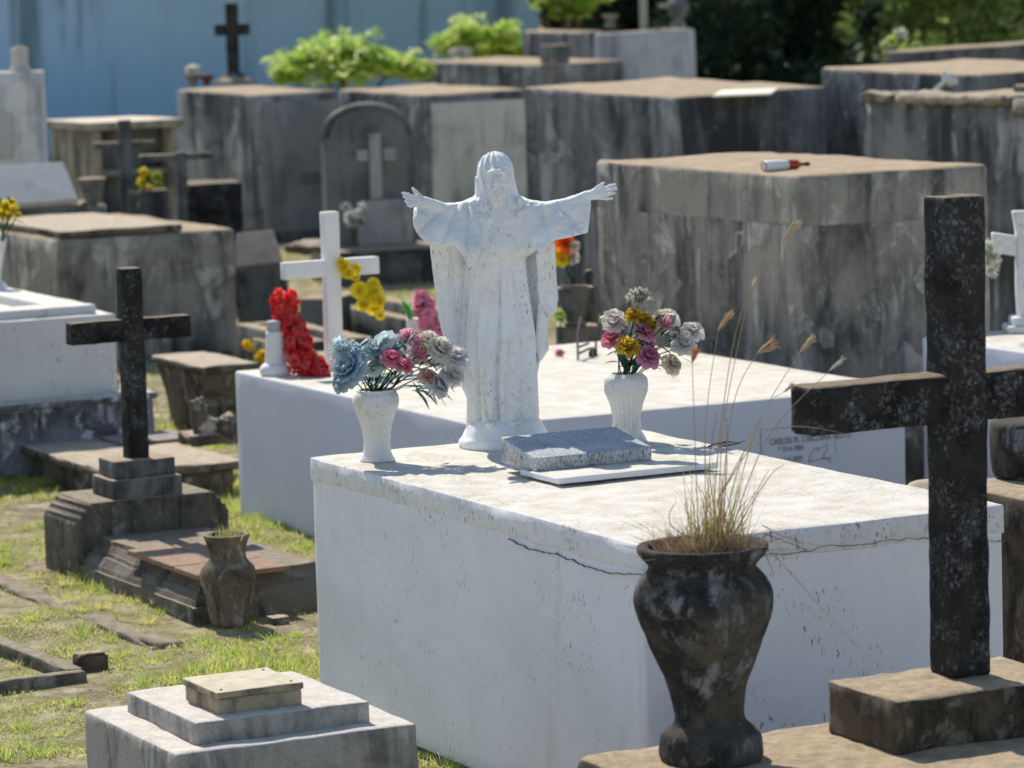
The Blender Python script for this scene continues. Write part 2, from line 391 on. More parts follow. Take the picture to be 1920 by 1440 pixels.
# ================================================================ tomb builder
def tomb(name, label, cat, F, U, V, mat, z0=0.0, r=0.015, res=0.09, amp=0.006, group=None, tilt=0.0, body='body', seed=1.0, chip=0.0, fr=3.0, taper=0.0):
    """block grave: F near top corner, U and V its edges; the top may rise a little towards the back"""
    F = Vector(F); h = F.z - z0
    o = Vector((F.x, F.y, z0))
    cen = o + (U + V) / 2
    t = thing(name, label, cat, (cen.x, cen.y, z0), group)
    nU, nV = U.normalized(), V.normalized()
    def fn(p, q, L):
        k = (p.z - z0) / h
        if tilt:
            d = (Vector((p.x, p.y, 0)) - Vector((F.x, F.y, 0)))
            p.z += k * tilt * (d.dot(nU) + d.dot(nV))
        return p
    mb = MB(); rbox(mb, o, U, V, Z * h, r, res, amp, fr, seed, fn, 0, chip)
    obj(body, mb, mat, t)
    return t
def panel(parent, name, F, d, out, a0, a1, z0, z1, thick, mat, res=0.06, r=0.006, amp=0.002):
    """plate on a side of a tomb: runs along d from F, stands proud along out"""
    dn = d.normalized(); o = Vector((F.x, F.y, 0)) + dn * a0 + Z * z0 - out.normalized() * 0.01
    mb = MB(); rbox(mb, o, dn * (a1 - a0), out.normalized() * (thick + 0.01), Z * (z1 - z0), r, res, amp, 6, a0)
    return obj(name, mb, mat, parent)

HT = 0.86
# ---------------------------------------------------------------- the main white tomb
F1, U1, V1 = rect(1205, 1022, HT, 583, 1880)
O1 = Vector((F1.x, F1.y, 0)); n_u, n_v = U1.normalized(), V1.normalized()
out_lf, out_fr = -n_v, -n_u
main = thing('white_tomb', 'large white limewashed block tomb with cracked upper edge under the statue', 'tomb', (O1 + (U1 + V1) / 2))
mb = MB(); rbox(mb, O1, U1, V1, Z * (HT - 0.05), 0.012, 0.06, 0.002, 3, 2)
obj('body', mb, m_white, main)
def crackz(p):                                             # the upper layer ends in an uneven edge
    return 0.012 * nz(p, 3.5, 9) + 0.006 * nz(p, 14, 4)
def capfn(p, q, L):
    if q.z < 0.02: p.z += crackz(p)
    p.z += 0.003 * nz(p, 4, 3)
    return p
mb = MB(); rbox(mb, O1 - n_u * 0.0035 - n_v * 0.0035 + Z * (HT - 0.078), U1 + n_u * 0.007, V1 + n_v * 0.007, Z * 0.078, 0.006, 0.03, 0.002, 7, 4, capfn, 0, 0.004)
obj('top_layer', mb, m_stucco, main)
def crack(parent, pts, n_out, wid, name='crack'):
    """jagged dark fissure: a thin groove filler lying on the face"""
    fine = []
    for a, b in zip(pts[:-1], pts[1:]):
        k = max(2, int((b - a).length / 0.012))
        fine += [a.lerp(b, i / k) for i in range(k)]
    fine.append(pts[-1])
    mb = MB(); vs = []; fs = []
    for i, p in enumerate(fine):
        p = p + Z * (0.006 * nz(p, 30, 1) + 0.004 * nz(p, 80, 2))
        wd = wid * (0.35 + 1.1 * abs(nz(p, 25, 7)))
        vs += [p + Z * wd + n_out * 0.001, p - Z * wd + n_out * 0.001, p - Z * wd - n_out * 0.006, p + Z * wd - n_out * 0.006]
    for i in range(len(fine) - 1):
        for k in range(4):
            k2 = (k + 1) % 4; fs.append((4 * i + k, 4 * i + k2, 4 * i + 4 + k2, 4 * i + 4 + k))
    mb.add(vs, fs); return obj(name, mb, m_crack, parent, False, True)
def on_face(px, py, o, nrm):
    d = ray(px, py); t = (o - CAM).dot(nrm) / d.dot(nrm); return CAM + d * t
olf = O1 + out_lf * 0.006; ofr = O1 + out_fr * 0.006
crack(main, [on_face(x, y, olf, out_lf) for x, y in ((952, 1010), (990, 1030), (1050, 1042), (1100, 1062), (1140, 1074), (1212, 1078))], out_lf, 0.0010)
crack(main, [on_face(x, y, ofr, out_fr) for x, y in ((1214, 1078), (1300, 1062), (1440, 1040), (1510, 1035), (1560, 1022), (1610, 1023), (1680, 1012), (1745, 1010), (1850, 1013), (1884, 1015))], out_fr, 0.0010)

# ---------------------------------------------------------------- stepped pedestal, bottom left
Fs, Us, Vs = rect(330, 1415, 0.45, 155, 785)
Os = Vector((Fs.x, Fs.y, 0)); su, sv = Us.normalized(), Vs.normalized()
ped = thing('stepped_pedestal', 'low stepped grey cement pedestal with a yellowish stone lid, beside the large white tomb', 'pedestal', Os + (Us + Vs) / 2)
mb = MB(); rbox(mb, Os, Us, Vs, Z * 0.45, 0.014, 0.025, 0.005, 6, 1); obj('base', mb, m_step, ped)
F2, U2, V2 = rect(368, 1356, 0.51, 236, 694)
mb = MB(); rbox(mb, Vector((F2.x, F2.y, 0.445)), U2, V2, Z * 0.065, 0.008, 0.025, 0.004, 8, 2); obj('step', mb, m_step, ped)
F3, U3, V3 = rect(406, 1299, 0.573, 340, 570)
mb = MB(); rbox(mb, Vector((F3.x, F3.y, 0.507)) + (U3 + V3).normalized() * 0.008, U3 * 0.96, V3 * 0.96, Z * 0.046, 0.006, 0.02, 0.004, 10, 3); obj('block', mb, m_lid, ped)
mb = MB(); rbox(mb, Vector((F3.x, F3.y, 0.553)), U3, V3, Z * 0.02, 0.005, 0.02, 0.002, 10, 4); lid = obj('lid', mb, m_lid, ped)
for a, b in ((0.12, 0.1), (0.12, 0.9), (0.88, 0.9)):
    mb = MB(); lathe(mb, Vector((F3.x, F3.y, 0.5715)) + U3 * a + V3 * b, [(0.004, 0), (0.004, 0.003), (0.002, 0.004)], 8, sub=1); obj('bolt', mb, m_crack, lid)

# ---------------------------------------------------------------- second, bluish white tomb
HB = 0.67
Fb, Ub, Vb = rect(899, 798, HB, 440, 1697)
bt = tomb('blue_white_tomb', 'smooth bluish white block tomb with pencilled inscription, behind the statue', 'tomb', Fb, Ub, Vb, m_bluewhite, 0, 0.012, 0.08, 0.003)
nb = -Ub.normalized(); vb = Vb.normalized()
lk = Vector((Fb.x, Fb.y, 0))
def at_b(px, py): return on_face(px, py, lk, nb)
rot = Matrix((( vb.x, 0, nb.x), (vb.y, 0, nb.y), (0, 1, 0))).to_4x4()
def lettering(txt, px, py, size, sx=0.8):
    cu = bpy.data.curves.new('lettering', 'FONT'); cu.body = txt; cu.size = size; cu.extrude = 0.0012; cu.space_character = 1.12
    cu.materials.append(m_ink)
    tmp = bpy.data.objects.new('tmp', cu); C.objects.link(tmp); bpy.context.view_layer.update()
    me = bpy.data.meshes.new_from_object(tmp.evaluated_get(bpy.context.evaluated_depsgraph_get())); bpy.data.objects.remove(tmp)
    o = bpy.data.objects.new('lettering', me); C.objects.link(o)
    p = at_b(px, py) + nb * 0.003
    o.parent = bt; o.matrix_local = Matrix.Translation(p - Vector(bt.location)) @ rot @ Matrix.Diagonal((sx, 1, 1, 1))
    return o
lettering('CARLOS M. CHICLANA NESTO', 1443, 835, 0.040, 0.66)
lettering('* 27-4-1984', 1459, 848, 0.032, 0.70)
lettering('+ 3-5-2022', 1461, 868, 0.032, 0.70)
def stroke(parent, pts, wid=0.0024, name='drawn_line'):
    mb = MB(); tube(mb, pts, wid, 5); return obj(name, mb, m_ink, parent)
dove = [(1516, 866), (1520, 852), (1524, 846), (1528, 840), (1534, 838), (1531, 846), (1538, 840), (1550, 833), (1551, 843), (1545, 852), (1541, 858), (1548, 858), (1557, 857), (1556, 866), (1552, 860), (1540, 860), (1528, 863), (1516, 866)]
stroke(bt, [at_b(x, y) + nb * 0.001 for x, y in dove], 0.0018, 'dove_drawing')
stroke(bt, [at_b(x, y) + nb * 0.001 for x, y in ((1426, 805), (1426.5, 830), (1428, 862))], 0.0018, 'plaque_edge')
stroke(bt, [at_b(x, y) + nb * 0.001 for x, y in ((1565, 815), (1567, 850))], 0.0012, 'plaque_edge')
stroke(bt, [at_b(x, y) + nb * 0.001 for x, y in ((1426, 806), (1500, 799), (1565, 792))], 0.0012, 'plaque_edge')

# ---------------------------------------------------------------- right foreground: slab, plinth, cross, urn
ZS, ZP = 0.477, 0.617
vpl_u, vpl_v = axes(YAW)
Bl = P(1078, 1418, ZS)
sf = tomb('dark_base_slab', 'worn tan topped stone slab carrying the black urn and black cross', 'grave slab',
          Bl - vpl_u * 1.6, vpl_u * 1.6, vpl_v * 1.5, m_plinth, 0, 0.02, 0.04, 0.008, seed=4, chip=0.01, fr=6)
Fp = P(1682, 1315, ZP); up_l = length_to(Fp, vpl_u, 1546)
pl = thing('cross_plinth', 'rough square stone plinth under the tall black cross', 'plinth', Vector((Fp.x, Fp.y, ZS)) + vpl_u * up_l / 2 + vpl_v * 0.25)
mb = MB(); rbox(mb, Vector((Fp.x, Fp.y, ZS - 0.01)), vpl_u * up_l, vpl_v * 0.56, Z * (ZP - ZS + 0.01), 0.018, 0.02, 0.009, 9, 6, None, 0, 0.01); obj('block', mb, m_plinth, pl)
Fc = P(1787, 1272, ZP)
def cross(name, label, mat, F, w_, t_, H, za, ha, wl_, wr_, r=0.008, res=0.03, amp=0.004, yaw=YAW, group=None, tarm=None, lean=0.0, chip=0.0, seed=0.0, cat='cross', parts=('shaft', 'arm')):
    """F near bottom corner of the shaft; za arm underside above F, ha its height; wl_ and wr_ arm lengths each side"""
    u, v = axes(yaw); F = Vector(F)
    t = thing(name, label, cat, F + u * t_ / 2 + v * w_ / 2, group)
    def fn(p, q, L):
        p = p + v * lean * (p.z - F.z); return p
    mb = MB(); rbox(mb, F - Z * 0.004, u * t_, v * w_, Z * H, r, res, amp, 8, seed, fn, 0, chip); obj(parts[0], mb, mat, t)
    ta = (tarm or t_ * 0.94); off = u * (t_ - ta) / 2
    mb = MB(); rbox(mb, F + off - v * wl_ + Z * za, u * ta, v * (wl_ + w_ * 0.5), Z * ha, r, res, amp, 8, seed + 3, fn, 0, chip); obj(parts[1], mb, mat, t)
    mb = MB(); rbox(mb, F + off + v * w_ * 0.502 + Z * za, u * ta, v * (wr_ + w_ * 0.498), Z * ha, r, res, amp, 8, seed + 5, fn, 0, chip); obj(parts[1], mb, mat, t)
    return t
def arm_curve(parent):
    pass
cr = cross('black_cross', 'tall blackened stone cross with pale lichen specks, nearest on the plinth', m_black, Fc, 0.122, 0.112, 1.258, 0.668, 0.126, 0.416, 0.38, 0.010, 0.012, 0.0035, chip=0.006, seed=2)
# ---------------------------------------------------------------- grey render tomb with the bottle
HG = 1.49
Fg, Ug, Vg = rect(1500, 330, HG, 1118, 1852)
gt = tomb('grey_tomb', 'big streaked grey render tomb with tan top and a bottle lying on it', 'tomb', Fg, Ug, Vg, m_grey, 0, 0.02, 0.09, 0.012, seed=8, chip=0.01)
gu, gv = Ug.normalized(), Vg.normalized()
def band(px1, py1, px2, py2, nrm, name='render_edge'):
    a = on_face(px1, py1, Vector((Fg.x, Fg.y, 0)), nrm); b = on_face(px2, py2, Vector((Fg.x, Fg.y, 0)), nrm)
    return a, b
zj = on_face(1505, 425, Vector((Fg.x, Fg.y, 0)), -gu).z                # lower layers of render stand proud below a joint
mb = MB(); rbox(mb, Vector((Fg.x, Fg.y, 0)) - gu * 0.004 - gv * 0.004, Ug * 1.0, Vg + gv * 0.003, Z * zj, 0.006, 0.07, 0.006, 3, 12, lambda p, q, L: p + Z * ((0.007 * nz(p, 2.1, 5) + 0.006 * nz(p, 9, 5)) if q.z > L[2] - 0.05 else 0)); obj('lower_render', mb, m_grey, gt)
# mid tomb behind it
Fm, Um, Vm = rect(1264, 182, 1.55, 979, 1553, math.radians(60))
mt = tomb('grey_tomb', 'wide mouldy grey tomb with a pale slab on its tan top, between statue and trees', 'tomb', Fm, Um, Vm, m_greyblue, 0, 0.03, 0.2, 0.012, tilt=0.018, seed=3)
mb = MB(); pq = P(1335, 171, 1.59); zq = 1.551 + 0.018 * ((pq - Fm).dot(Um.normalized()) + (pq - Fm).dot(Vm.normalized())); rbox(mb, Vector((pq.x, pq.y, zq)), Vector((0.40, -0.02, 0.004)), Vector((0.1, 0.6, 0.014)), Z * 0.014, 0.004, 0.1, 0.001, 5, 3)
tag(obj('flat_slab', mb, plain('cream_board', (0.75, 0.70, 0.58), 0.8)), 'small cream slab lying on the tan top of the mouldy tomb', 'slab')
# right back tombs
Fr, Ur, Vr = rect(1840, 140, 1.66, 1538, 2120, math.radians(60))
tomb('grey_tomb', 'blackened wide tomb with sunlit tan top in front of the trees at the right', 'tomb', Fr, Ur, Vr, m_greyblue, 0, 0.03, 0.25, 0.012, tilt=0.013, seed=6)
uu, vv = axes()
Lq = P(1617, 182, 1.58)
q = tomb('ruined_tomb', 'blackened tomb with a broken ragged top edge, right behind the bottle tomb', 'tomb', Lq - uu * 2.6, uu * 2.6, vv * 2.0, m_greyblue, 0, 0.03, 0.09, 0.012, seed=9, chip=0.05)
Fq = Lq - uu * 2.6
def ragged(p, q_, L):
    return p + Z * (0.022 * nz(p, 6, 2) + 0.014 * nz(p, 17, 4)) - vv * (0.05 * max(0, nz(p, 5, 8)))
for k, (a, b, h) in enumerate(((0.02, 0.42, 0.05), (0.44, 1.7, 0.055), (1.73, 2.62, 0.11))):
    mb = MB(); rbox(mb, Lq - uu * b - vv * 0.05 - Z * (0.02 if k < 2 else 0.08), uu * (b - a), vv * 0.3, Z * h, 0.015, 0.05, 0.01, 6, 3 + k, ragged, 0, 0.02)
    obj('broken_edge', mb, concrete('crumbling_edge_%s' % 'abc'[k], (0.30, 0.27, 0.22), (0.12, 0.11, 0.1), (0.40, 0.34, 0.25), (0.25, 0.21, 0.16), 0.3, 0.5, 0.5) if k == 0 else bpy.data.materials['crumbling_edge_a'], q)
mb = MB(); rbox(mb, P(1800, 178, 1.60) + vv * 0.4, -uu * 3.0, vv * 1.3, Z * 0.05, 0.015, 0.2, 0.006, 4, 2); obj('lid', mb, m_darkgrey, q)
mb = MB()
pts = [P(1764, 172, 1.58) + Z * z_ + Vector((x_, 0.3, 0)) for x_, z_ in ((0, 0.0), (0.06, 0.05), (0.06, 0.1), (0.055, 0.13))]
tube(mb, pts, [0.018, 0.015, 0.015, 0.012], 6)
tube(mb, [P(1764, 172, 1.58) + Z * z_ + Vector((x_, 0.3, 0)) for x_, z_ in ((0.055, 0.13), (0.075, 0.075), (0.10, 0.05), (0.15, 0.055))], [0.013, 0.03, 0.032, 0.02], 7)
tag(obj('bent_plaster_scrap', mb, plain('ivory_plaster', (0.72, 0.71, 0.62), 0.7)), 'bent white scrap lying on the ruined tomb at the right', 'scrap')

# ---------------------------------------------------------------- left: tall grey tomb with lid
HL = 0.82
Fl, Ul, Vl = rect(104, 449, HL, -90, 440)
lt = tomb('grey_tomb', 'grey streaked tomb with a loose tan lid, left behind the thin black cross', 'tomb', Fl, Ul * 1.0, Vl, m_grey, 0, 0.02, 0.1, 0.01, seed=14, chip=0.02)
Fq2, Uq2, Vq2 = rect(114, 434, HL + 0.05, -40, 342)
mb = MB(); rbox(mb, Vector((Fq2.x, Fq2.y, HL + 0.005)), Uq2, Vq2, Z * 0.045, 0.012, 0.08, 0.006, 5, 2); obj('lid', mb, m_brown, lt)
# back row
def backtomb(label, F, xl, xr, z, mat, pan=None, seed=1.0, yaw=60, slit=None, tilt=0.012):
    Fx, Ux, Vx = rect(F[0], F[1], z, xl, xr, math.radians(yaw))
    t = tomb('vault_tomb', label, 'tomb', Fx, Ux, Vx, mat, 0, 0.03, 0.2, 0.012, seed=seed, tilt=tilt)
    nv_ = Vx.normalized(); ou = -Ux.normalized()
    L = Vx.length
    panel(t, 'sealing_panel', Fx, Vx, ou, 0.02, L - 0.02, 0.08, z - 0.07, 0.025, pan or m_pale, 0.15, 0.01, 0.006)
    if slit:
        mb = MB(); a = on_face(slit[0], slit[1], Vector((Fx.x, Fx.y, 0)) + ou * 0.03, ou)
        rbox(mb, a - ou * 0.02, nv_ * 0.2, ou * 0.025, Z * 0.1, 0.004, 0.1, 0.001); obj('slot', mb, m_crack, t)
    return t, Fx, Ux, Vx
va, Fva, Uva, Vva = backtomb('dark vault tomb with smooth grey front and small slot, under the distant cross', (482, 178), 330, 633, 1.36, m_greyblue, concrete('smooth_grey_front', (0.25, 0.25, 0.255), (0.16, 0.16, 0.165), TAN, TAN2, 0.6, 0.35, 2.0), 2, slit=(566, 345))
vb_, Fvb, Uvb, Vvb = backtomb('dark vault tomb with pale sealed front behind the statue head', (803, 178), 633, 988, 1.36, m_greyblue, concrete('pale_sealed_front', (0.44, 0.44, 0.42), (0.26, 0.26, 0.25), TAN, TAN2, 0.4, 0.35, 1.2), 5)
# small tomb with a niche, far left
Fn, Un, Vn = rect(172, 232, 1.28, 93, 332, math.radians(62))
nt = thing('niche_tomb', 'small tomb with pale sunlit roof slab and a dark shelved niche, far left', 'tomb', Vector((Fn.x, Fn.y, 0)) + (Un + Vn) / 2)
On = Vector((Fn.x, Fn.y, 0)); nu, nv = Un.normalized(), Vn.normalized(); wn_, ln_ = Vn.length, Un.length
m_niche = concrete('sandy_render', (0.27, 0.25, 0.20), (0.09, 0.085, 0.07), (0.66, 0.58, 0.46), (0.55, 0.47, 0.36), 0.6, 0.5, 1.0)
for nm, o_, uu_, vv_, z0_, z1_, mm_ in (('side_wall', On, Un, nv * 0.08, 0, 1.22, m_niche), ('side_wall', On + nv * (wn_ - 0.08), Un, nv * 0.08, 0, 1.22, m_niche),
        ('back_wall', On + nu * 0.2 + nv * 0.082, nu * 0.08, nv * (wn_ - 0.164), 0, 1.22, m_darkgrey), ('plinth', On + nv * 0.082, nu * 0.19, nv * (wn_ - 0.164), 0, 0.5, m_darkgrey),
        ('shelf', On + nv * 0.082 + nu * 0.02, nu * 0.17, nv * (wn_ - 0.164), 0.84, 0.88, m_niche),
        ('roof_slab', On - nu * 0.05 - nv * 0.04, Un + nu * 0.1, Vn + nv * 0.08, 1.222, 1.29, m_niche)):
    mb = MB(); rbox(mb, o_ + Z * z0_, uu_, vv_, Z * (z1_ - z0_), 0.01, 0.15, 0.006, 3, z1_); obj(nm, mb, mm_, nt)
# tall white slab monument, far left
Fw = P(84, 330, 0.95); uu, vv = axes(math.radians(62))
Dw = 28.0
a = PD(74, 134, Dw); b = PD(-70, 138, Dw)
mon = thing('white_monument', 'tall whitish slab monument with a stone finial at the left edge', 'monument', ((a.x + b.x) / 2, Dw, 0))
mb = MB(); rbox(mb, (b.x, Dw, 0), (a.x - b.x, 0, 0), (0, 0.32, 0), (0, 0, a.z), 0.015, 0.12, 0.006, 3, 2); obj('slab', mb, concrete('whitish_grey_render', (0.52, 0.53, 0.56), (0.28, 0.29, 0.31), (0.6, 0.55, 0.48), (0.5, 0.46, 0.4), 0.7, 0.42, 1.0), mon)
c0 = PD(22, 210, Dw); c1 = PD(-60, 300, Dw)
mb = MB(); rbox(mb, (c1.x, Dw - 0.025, c1.z), (c0.x - c1.x, 0, 0), (0, 0.04, 0), (0, 0, c0.z - c1.z), 0.006, 0.2, 0.002); obj('inset_plate', mb, m_marble, mon)
fb = PD(38, 137, Dw + 0.15)
mb = MB(); lathe(mb, (fb.x, Dw + 0.15, a.z - 0.005), [(0.075, 0), (0.08, 0.03), (0.065, 0.05), (0.062, 0.1), (0.07, 0.15), (0.066, 0.18), (0.03, 0.2)], 20, 0.006); obj('finial', mb, m_pale, mon)

# slanted marble plaque, left
def slant(name, label, pts, depth0, lean, thick, mat, cat):
    """tilted plate: pts image corners tl,tr,br,bl of its face; bottom edge at depth0, top edge leaning back"""
    Pm = [PD(pts[0][0], pts[0][1], depth0 + lean), PD(pts[1][0], pts[1][1], depth0 + lean), PD(pts[2][0], pts[2][1], depth0), PD(pts[3][0], pts[3][1], depth0)]
    n_ = (Pm[1] - Pm[0]).cross(Pm[3] - Pm[0]).normalized()
    if n_.y < 0: n_ = -n_
    zb = min(Pm[2].z, Pm[3].z); cen = (Pm[2] + Pm[3]) / 2
    t = thing(name, label, cat, (cen.x, cen.y, 0))
    mb = MB(); vs = Pm + [p + n_ * thick for p in Pm]
    mb.add(vs, [(0, 1, 2, 3), (7, 6, 5, 4), (0, 4, 5, 1), (1, 5, 6, 2), (2, 6, 7, 3), (3, 7, 4, 0)])
    bevelled('plate', mb, mat, t, 0.01)
    mb = MB(); rbox(mb, (Pm[3].x + 0.0, depth0 + 0.03, 0), (Pm[2].x - Pm[3].x, 0, 0), (0, lean + 0.2, 0), (0, 0, zb - 0.005), 0.01, 0.15, 0.004); obj('stand', mb, m_darkgrey, t)
    return t
slant('slanted_plaque', 'pale grey marble plaque leaning back below the white monument', [(-40, 312), (118, 303), (147, 374), (-40, 388)], 25.5, 0.28, 0.05, m_marble, 'plaque')
slant('slanted_plaque', 'dark grey slanted grave plaque left of the white cross', [(442, 437), (512, 430), (532, 492), (442, 502)], 24.4, 0.22, 0.05, concrete('slate_plate', (0.17, 0.185, 0.21), (0.12, 0.13, 0.15), TAN, TAN2, 0.3, 0.4, 1.0), 'plaque')

# ---------------------------------------------------------------- rounded headstone
DH = 29.0
m_headstone = concrete('mid_grey_headstone', (0.155, 0.155, 0.16), (0.075, 0.075, 0.08), (0.5, 0.44, 0.36), TAN2, 0.4, 0.42, 1.2)
x0, x1 = PD(617, 520, DH), PD(790, 520, DH)
zs = PD(630, 262, DH).z; zt = PD(690, 208, DH).z
hs = thing('headstone', 'dark grey arched headstone with a pale relief cross behind the white cross', 'headstone', ((x0.x + x1.x) / 2, DH, 0))
W = x1.x - x0.x
poly = [(0, 0), (W, 0), (W, zs), (W * 0.95, zs + 0.005)]
for i in range(13):
    a = math.pi * i / 12; poly.append((W / 2 + W * 0.43 * math.cos(a), zs + 0.03 + (zt - zs - 0.03) * math.sin(a)))
poly += [(W * 0.05, zs + 0.005), (0, zs)]
hd = Vector((math.cos(0.3), math.sin(0.3), 0)) ; hn = Vector((-math.sin(0.3), math.cos(0.3), 0))
Oh = Vector((x0.x, DH, 0))
mb = MB(); prism(mb, poly, Oh, hd, Z, hn * 0.14); bevelled('stone', mb, m_headstone, hs, 0.012)
poly2 = [(a * 1.03 - W * 0.015, b + 0.0) for a, b in poly[2:]]
rim = [(W * 0.97, zs - 0.02)] + [(W / 2 + W * 0.47 * math.cos(math.pi * i / 12), zs + 0.03 + (zt - zs) * math.sin(math.pi * i / 12)) for i in range(13)] + [(W * 0.03, zs - 0.02)]
mb = MB(); tube(mb, [Oh + hd * a + Z * b + hn * 0.07 for a, b in rim], 0.035, 8); obj('moulding', mb, m_headstone, hs)
mc = concrete('pale_relief', (0.30, 0.30, 0.31), (0.22, 0.22, 0.23), (0.5, 0.48, 0.45), TAN2, 0.5, 0.35, 1.0)
def relief(pa, pb, th=0.03):
    a = on_face(*pa, Oh, hn); b = on_face(*pb, Oh, hn)
    lx = (b - a).dot(hd); lz = a.z - b.z
    mb = MB(); rbox(mb, Vector((a.x, a.y, b.z)) - hn * th, hd * lx, hn * (th + 0.01), Z * lz, 0.006, 0.1, 0.002); return mb
for pa, pb, th in (((690, 250), (716, 372), 0.03), ((668, 281), (689, 302), 0.028), ((717, 278), (741, 300), 0.028)):
    obj('relief_cross', relief(pa, pb, th), mc, hs)
obj('inscription_plate', relief((668, 376), (772, 456), 0.06), mc, hs)
mb = MB(); rbox(mb, Oh - hd * 0.1 - hn * 0.5, hd * (W + 0.25), hn * 0.7, Z * (PD(700, 462, DH).z), 0.015, 0.15, 0.006, 4, 5); obj('base', mb, m_darkgrey, hs)

# ---------------------------------------------------------------- far tombs at the top of the picture
def fartomb(label, F, xl, xr, z, mat, yaw=60, seed=0.0, tilt=0.01):
    Fx, Ux, Vx = rect(F[0], F[1], z, xl, xr, math.radians(yaw))
    if Ux.length > 2.6: Ux = Ux.normalized() * 2.6
    return tomb('far_tomb', label, 'tomb', Fx, Ux, Vx, mat, 0, 0.04, 0.3, 0.012, seed=seed, tilt=tilt)
fartomb('low dark far tomb with tan top behind the statue', (1015, 121), 787, 1170, 1.42, m_greyblue, 55, 3)
fartomb('dark far tomb overgrown by bushes at the end of the blue wall', (1085, 60), 978, 1135, 1.69, m_greyblue, 55, 4)
fartomb('bluish white far tomb with a thin pole on top', (1150, 62), 1112, 1306, 1.71, concrete('bluish_white_render', (0.36, 0.39, 0.44), (0.2, 0.215, 0.24), (0.36, 0.34, 0.30), TAN2, 0.7, 0.42, 1.5), 50, 5)
fartomb('grey far tomb half hidden by white flowers at the upper right', (1720, 95), 1660, 2050, 1.62, m_darkgrey, 50, 6)

# ---------------------------------------------------------------- left grave with the thin black cross
y3 = math.radians(63); gu3, gv3 = axes(y3)
A0 = P(146, 1089, 0.0)
hw = length_to(A0, gv3, 433); hdp = length_to(A0, gu3, 85)
hb_h = 0.34
grave = thing('grave', 'dark mossy grave with chamfered head block and moulded slab inlaid with red tiles', 'grave', A0 + gu3 * 0.1 + gv3 * hw / 2)
poly = [(0, 0), (hw, 0), (hw, hb_h - 0.085), (hw - 0.075, hb_h), (0.075, hb_h), (0, hb_h - 0.085)]
mb = MB(); prism(mb, poly, A0 - Z * 0.02, gv3, Z, gu3 * hdp)
hbk = bevelled('head_block', mb, m_slab, grave, 0.01, 2)
ch = Vector((0.075, 0, 0.085)).length
for k in range(3):                                            # little mouldings running down the chamfers
    for side in (0, 1):
        a_ = (0.2 + 0.3 * k)
        x_ = a_ * 0.075 if side == 0 else hw - a_ * 0.075
        mb = MB(); tube(mb, [A0 + gv3 * x_ + Z * (hb_h - 0.105 + 0.085 * a_) + gu3 * 0.012, A0 + gv3 * x_ + Z * (hb_h - 0.105 + 0.085 * a_) + gu3 * (hdp - 0.012)], 0.009, 6); obj('moulding', mb, m_slab, grave)
SLg = (P(360, 1172, 0) - A0).dot(-gu3)                         # slab length in front of the block
Og = A0 + gv3 * 0.01 - gu3 * SLg
sw = hw - 0.02
lay = [(0.0, 0.085, 0.0, 0.0), (0.085, 0.105, 0.012, 0.02), (0.105, 0.135, 0.022, 0.045), (0.135, 0.15, 0.055, 0.06), (0.15, 0.175, 0.065, 0.085), (0.175, 0.195, 0.09, 0.095)]
mb = MB(); rings = []
for z0_, z1_, a_, b_ in lay:
    rings += [(z0_, a_), (z1_, b_)]
vs = []; fs = []
SEG = 24
for z_, ins in rings:
    cs = [Og + gu3 * ins + gv3 * ins, Og + gu3 * ins + gv3 * (sw - ins), Og + gu3 * SLg + gv3 * (sw - ins), Og + gu3 * SLg + gv3 * ins]
    for c_ in range(4):
        for k in range(SEG):
            p = cs[c_].lerp(cs[(c_ + 1) % 4], k / SEG) + Z * (z_ - 0.02)
            p += Vector((nz(p, 9, 1), nz(p, 9, 2), nz(p, 9, 3))) * 0.007
            vs.append(p)
n4 = 4 * SEG
for i in range(len(rings) - 1):
    for k in range(n4): fs.append((i * n4 + k, i * n4 + (k + 1) % n4, (i + 1) * n4 + (k + 1) % n4, (i + 1) * n4 + k))
top_ = [(len(rings) - 1) * n4 + k for k in range(n4)]
fs.append(tuple(top_)); mb.add(vs, fs)
obj('moulded_slab', mb, m_slab, grave, smooth=False, fix=True)
Ft = P(371, 1081, 0.185); ut = length_to(Ft, gu3, 238); vt = length_to(Ft, gv3, 541)
for i, (a0, a1) in enumerate(((0, .335), (.345, .665), (.675, 1.0))):
    for j, (b0, b1) in enumerate(((0, .49), (.51, 1))):
        mb = MB(); rbox(mb, Vector((Ft.x, Ft.y, 0.168)) + gu3 * ut * a0 + gv3 * vt * b0, gu3 * ut * (a1 - a0), gv3 * vt * (b1 - b0), Z * (0.020 + 0.003 * random.random()), 0.003, 0.05, 0.002, 12, i + j)
        obj('red_tile', mb, m_red, grave)
# cross steps and cross
def centred(F, w_, t_, yaw=y3):
    u, v = axes(yaw); return F
Fs1 = A0 + Z * (hb_h - 0.025) + gu3 * 0.015 + gv3 * (hw * 0.5 - 0.165)
bc = thing('black_cross', 'thin black painted cross on two grey steps above the mossy grave, left', 'cross', A0 + gu3 * 0.13 + gv3 * (hw * 0.5) + Z * (hb_h - 0.02))
mb = MB(); rbox(mb, Fs1, gu3 * 0.25, gv3 * 0.31, Z * 0.085, 0.008, 0.03, 0.004, 9, 1); obj('step', mb, m_darkgrey, bc)
mb = MB(); rbox(mb, Fs1 + Z * 0.083 + gu3 * 0.02 + gv3 * 0.02, gu3 * 0.205, gv3 * 0.27, Z * 0.078, 0.008, 0.03, 0.004, 9, 2); obj('step', mb, m_darkgrey, bc)
Fx = Fs1 + Z * 0.155 + gu3 * 0.083 + gv3 * 0.110
wS, tS, HS = 0.088, 0.08, 0.805
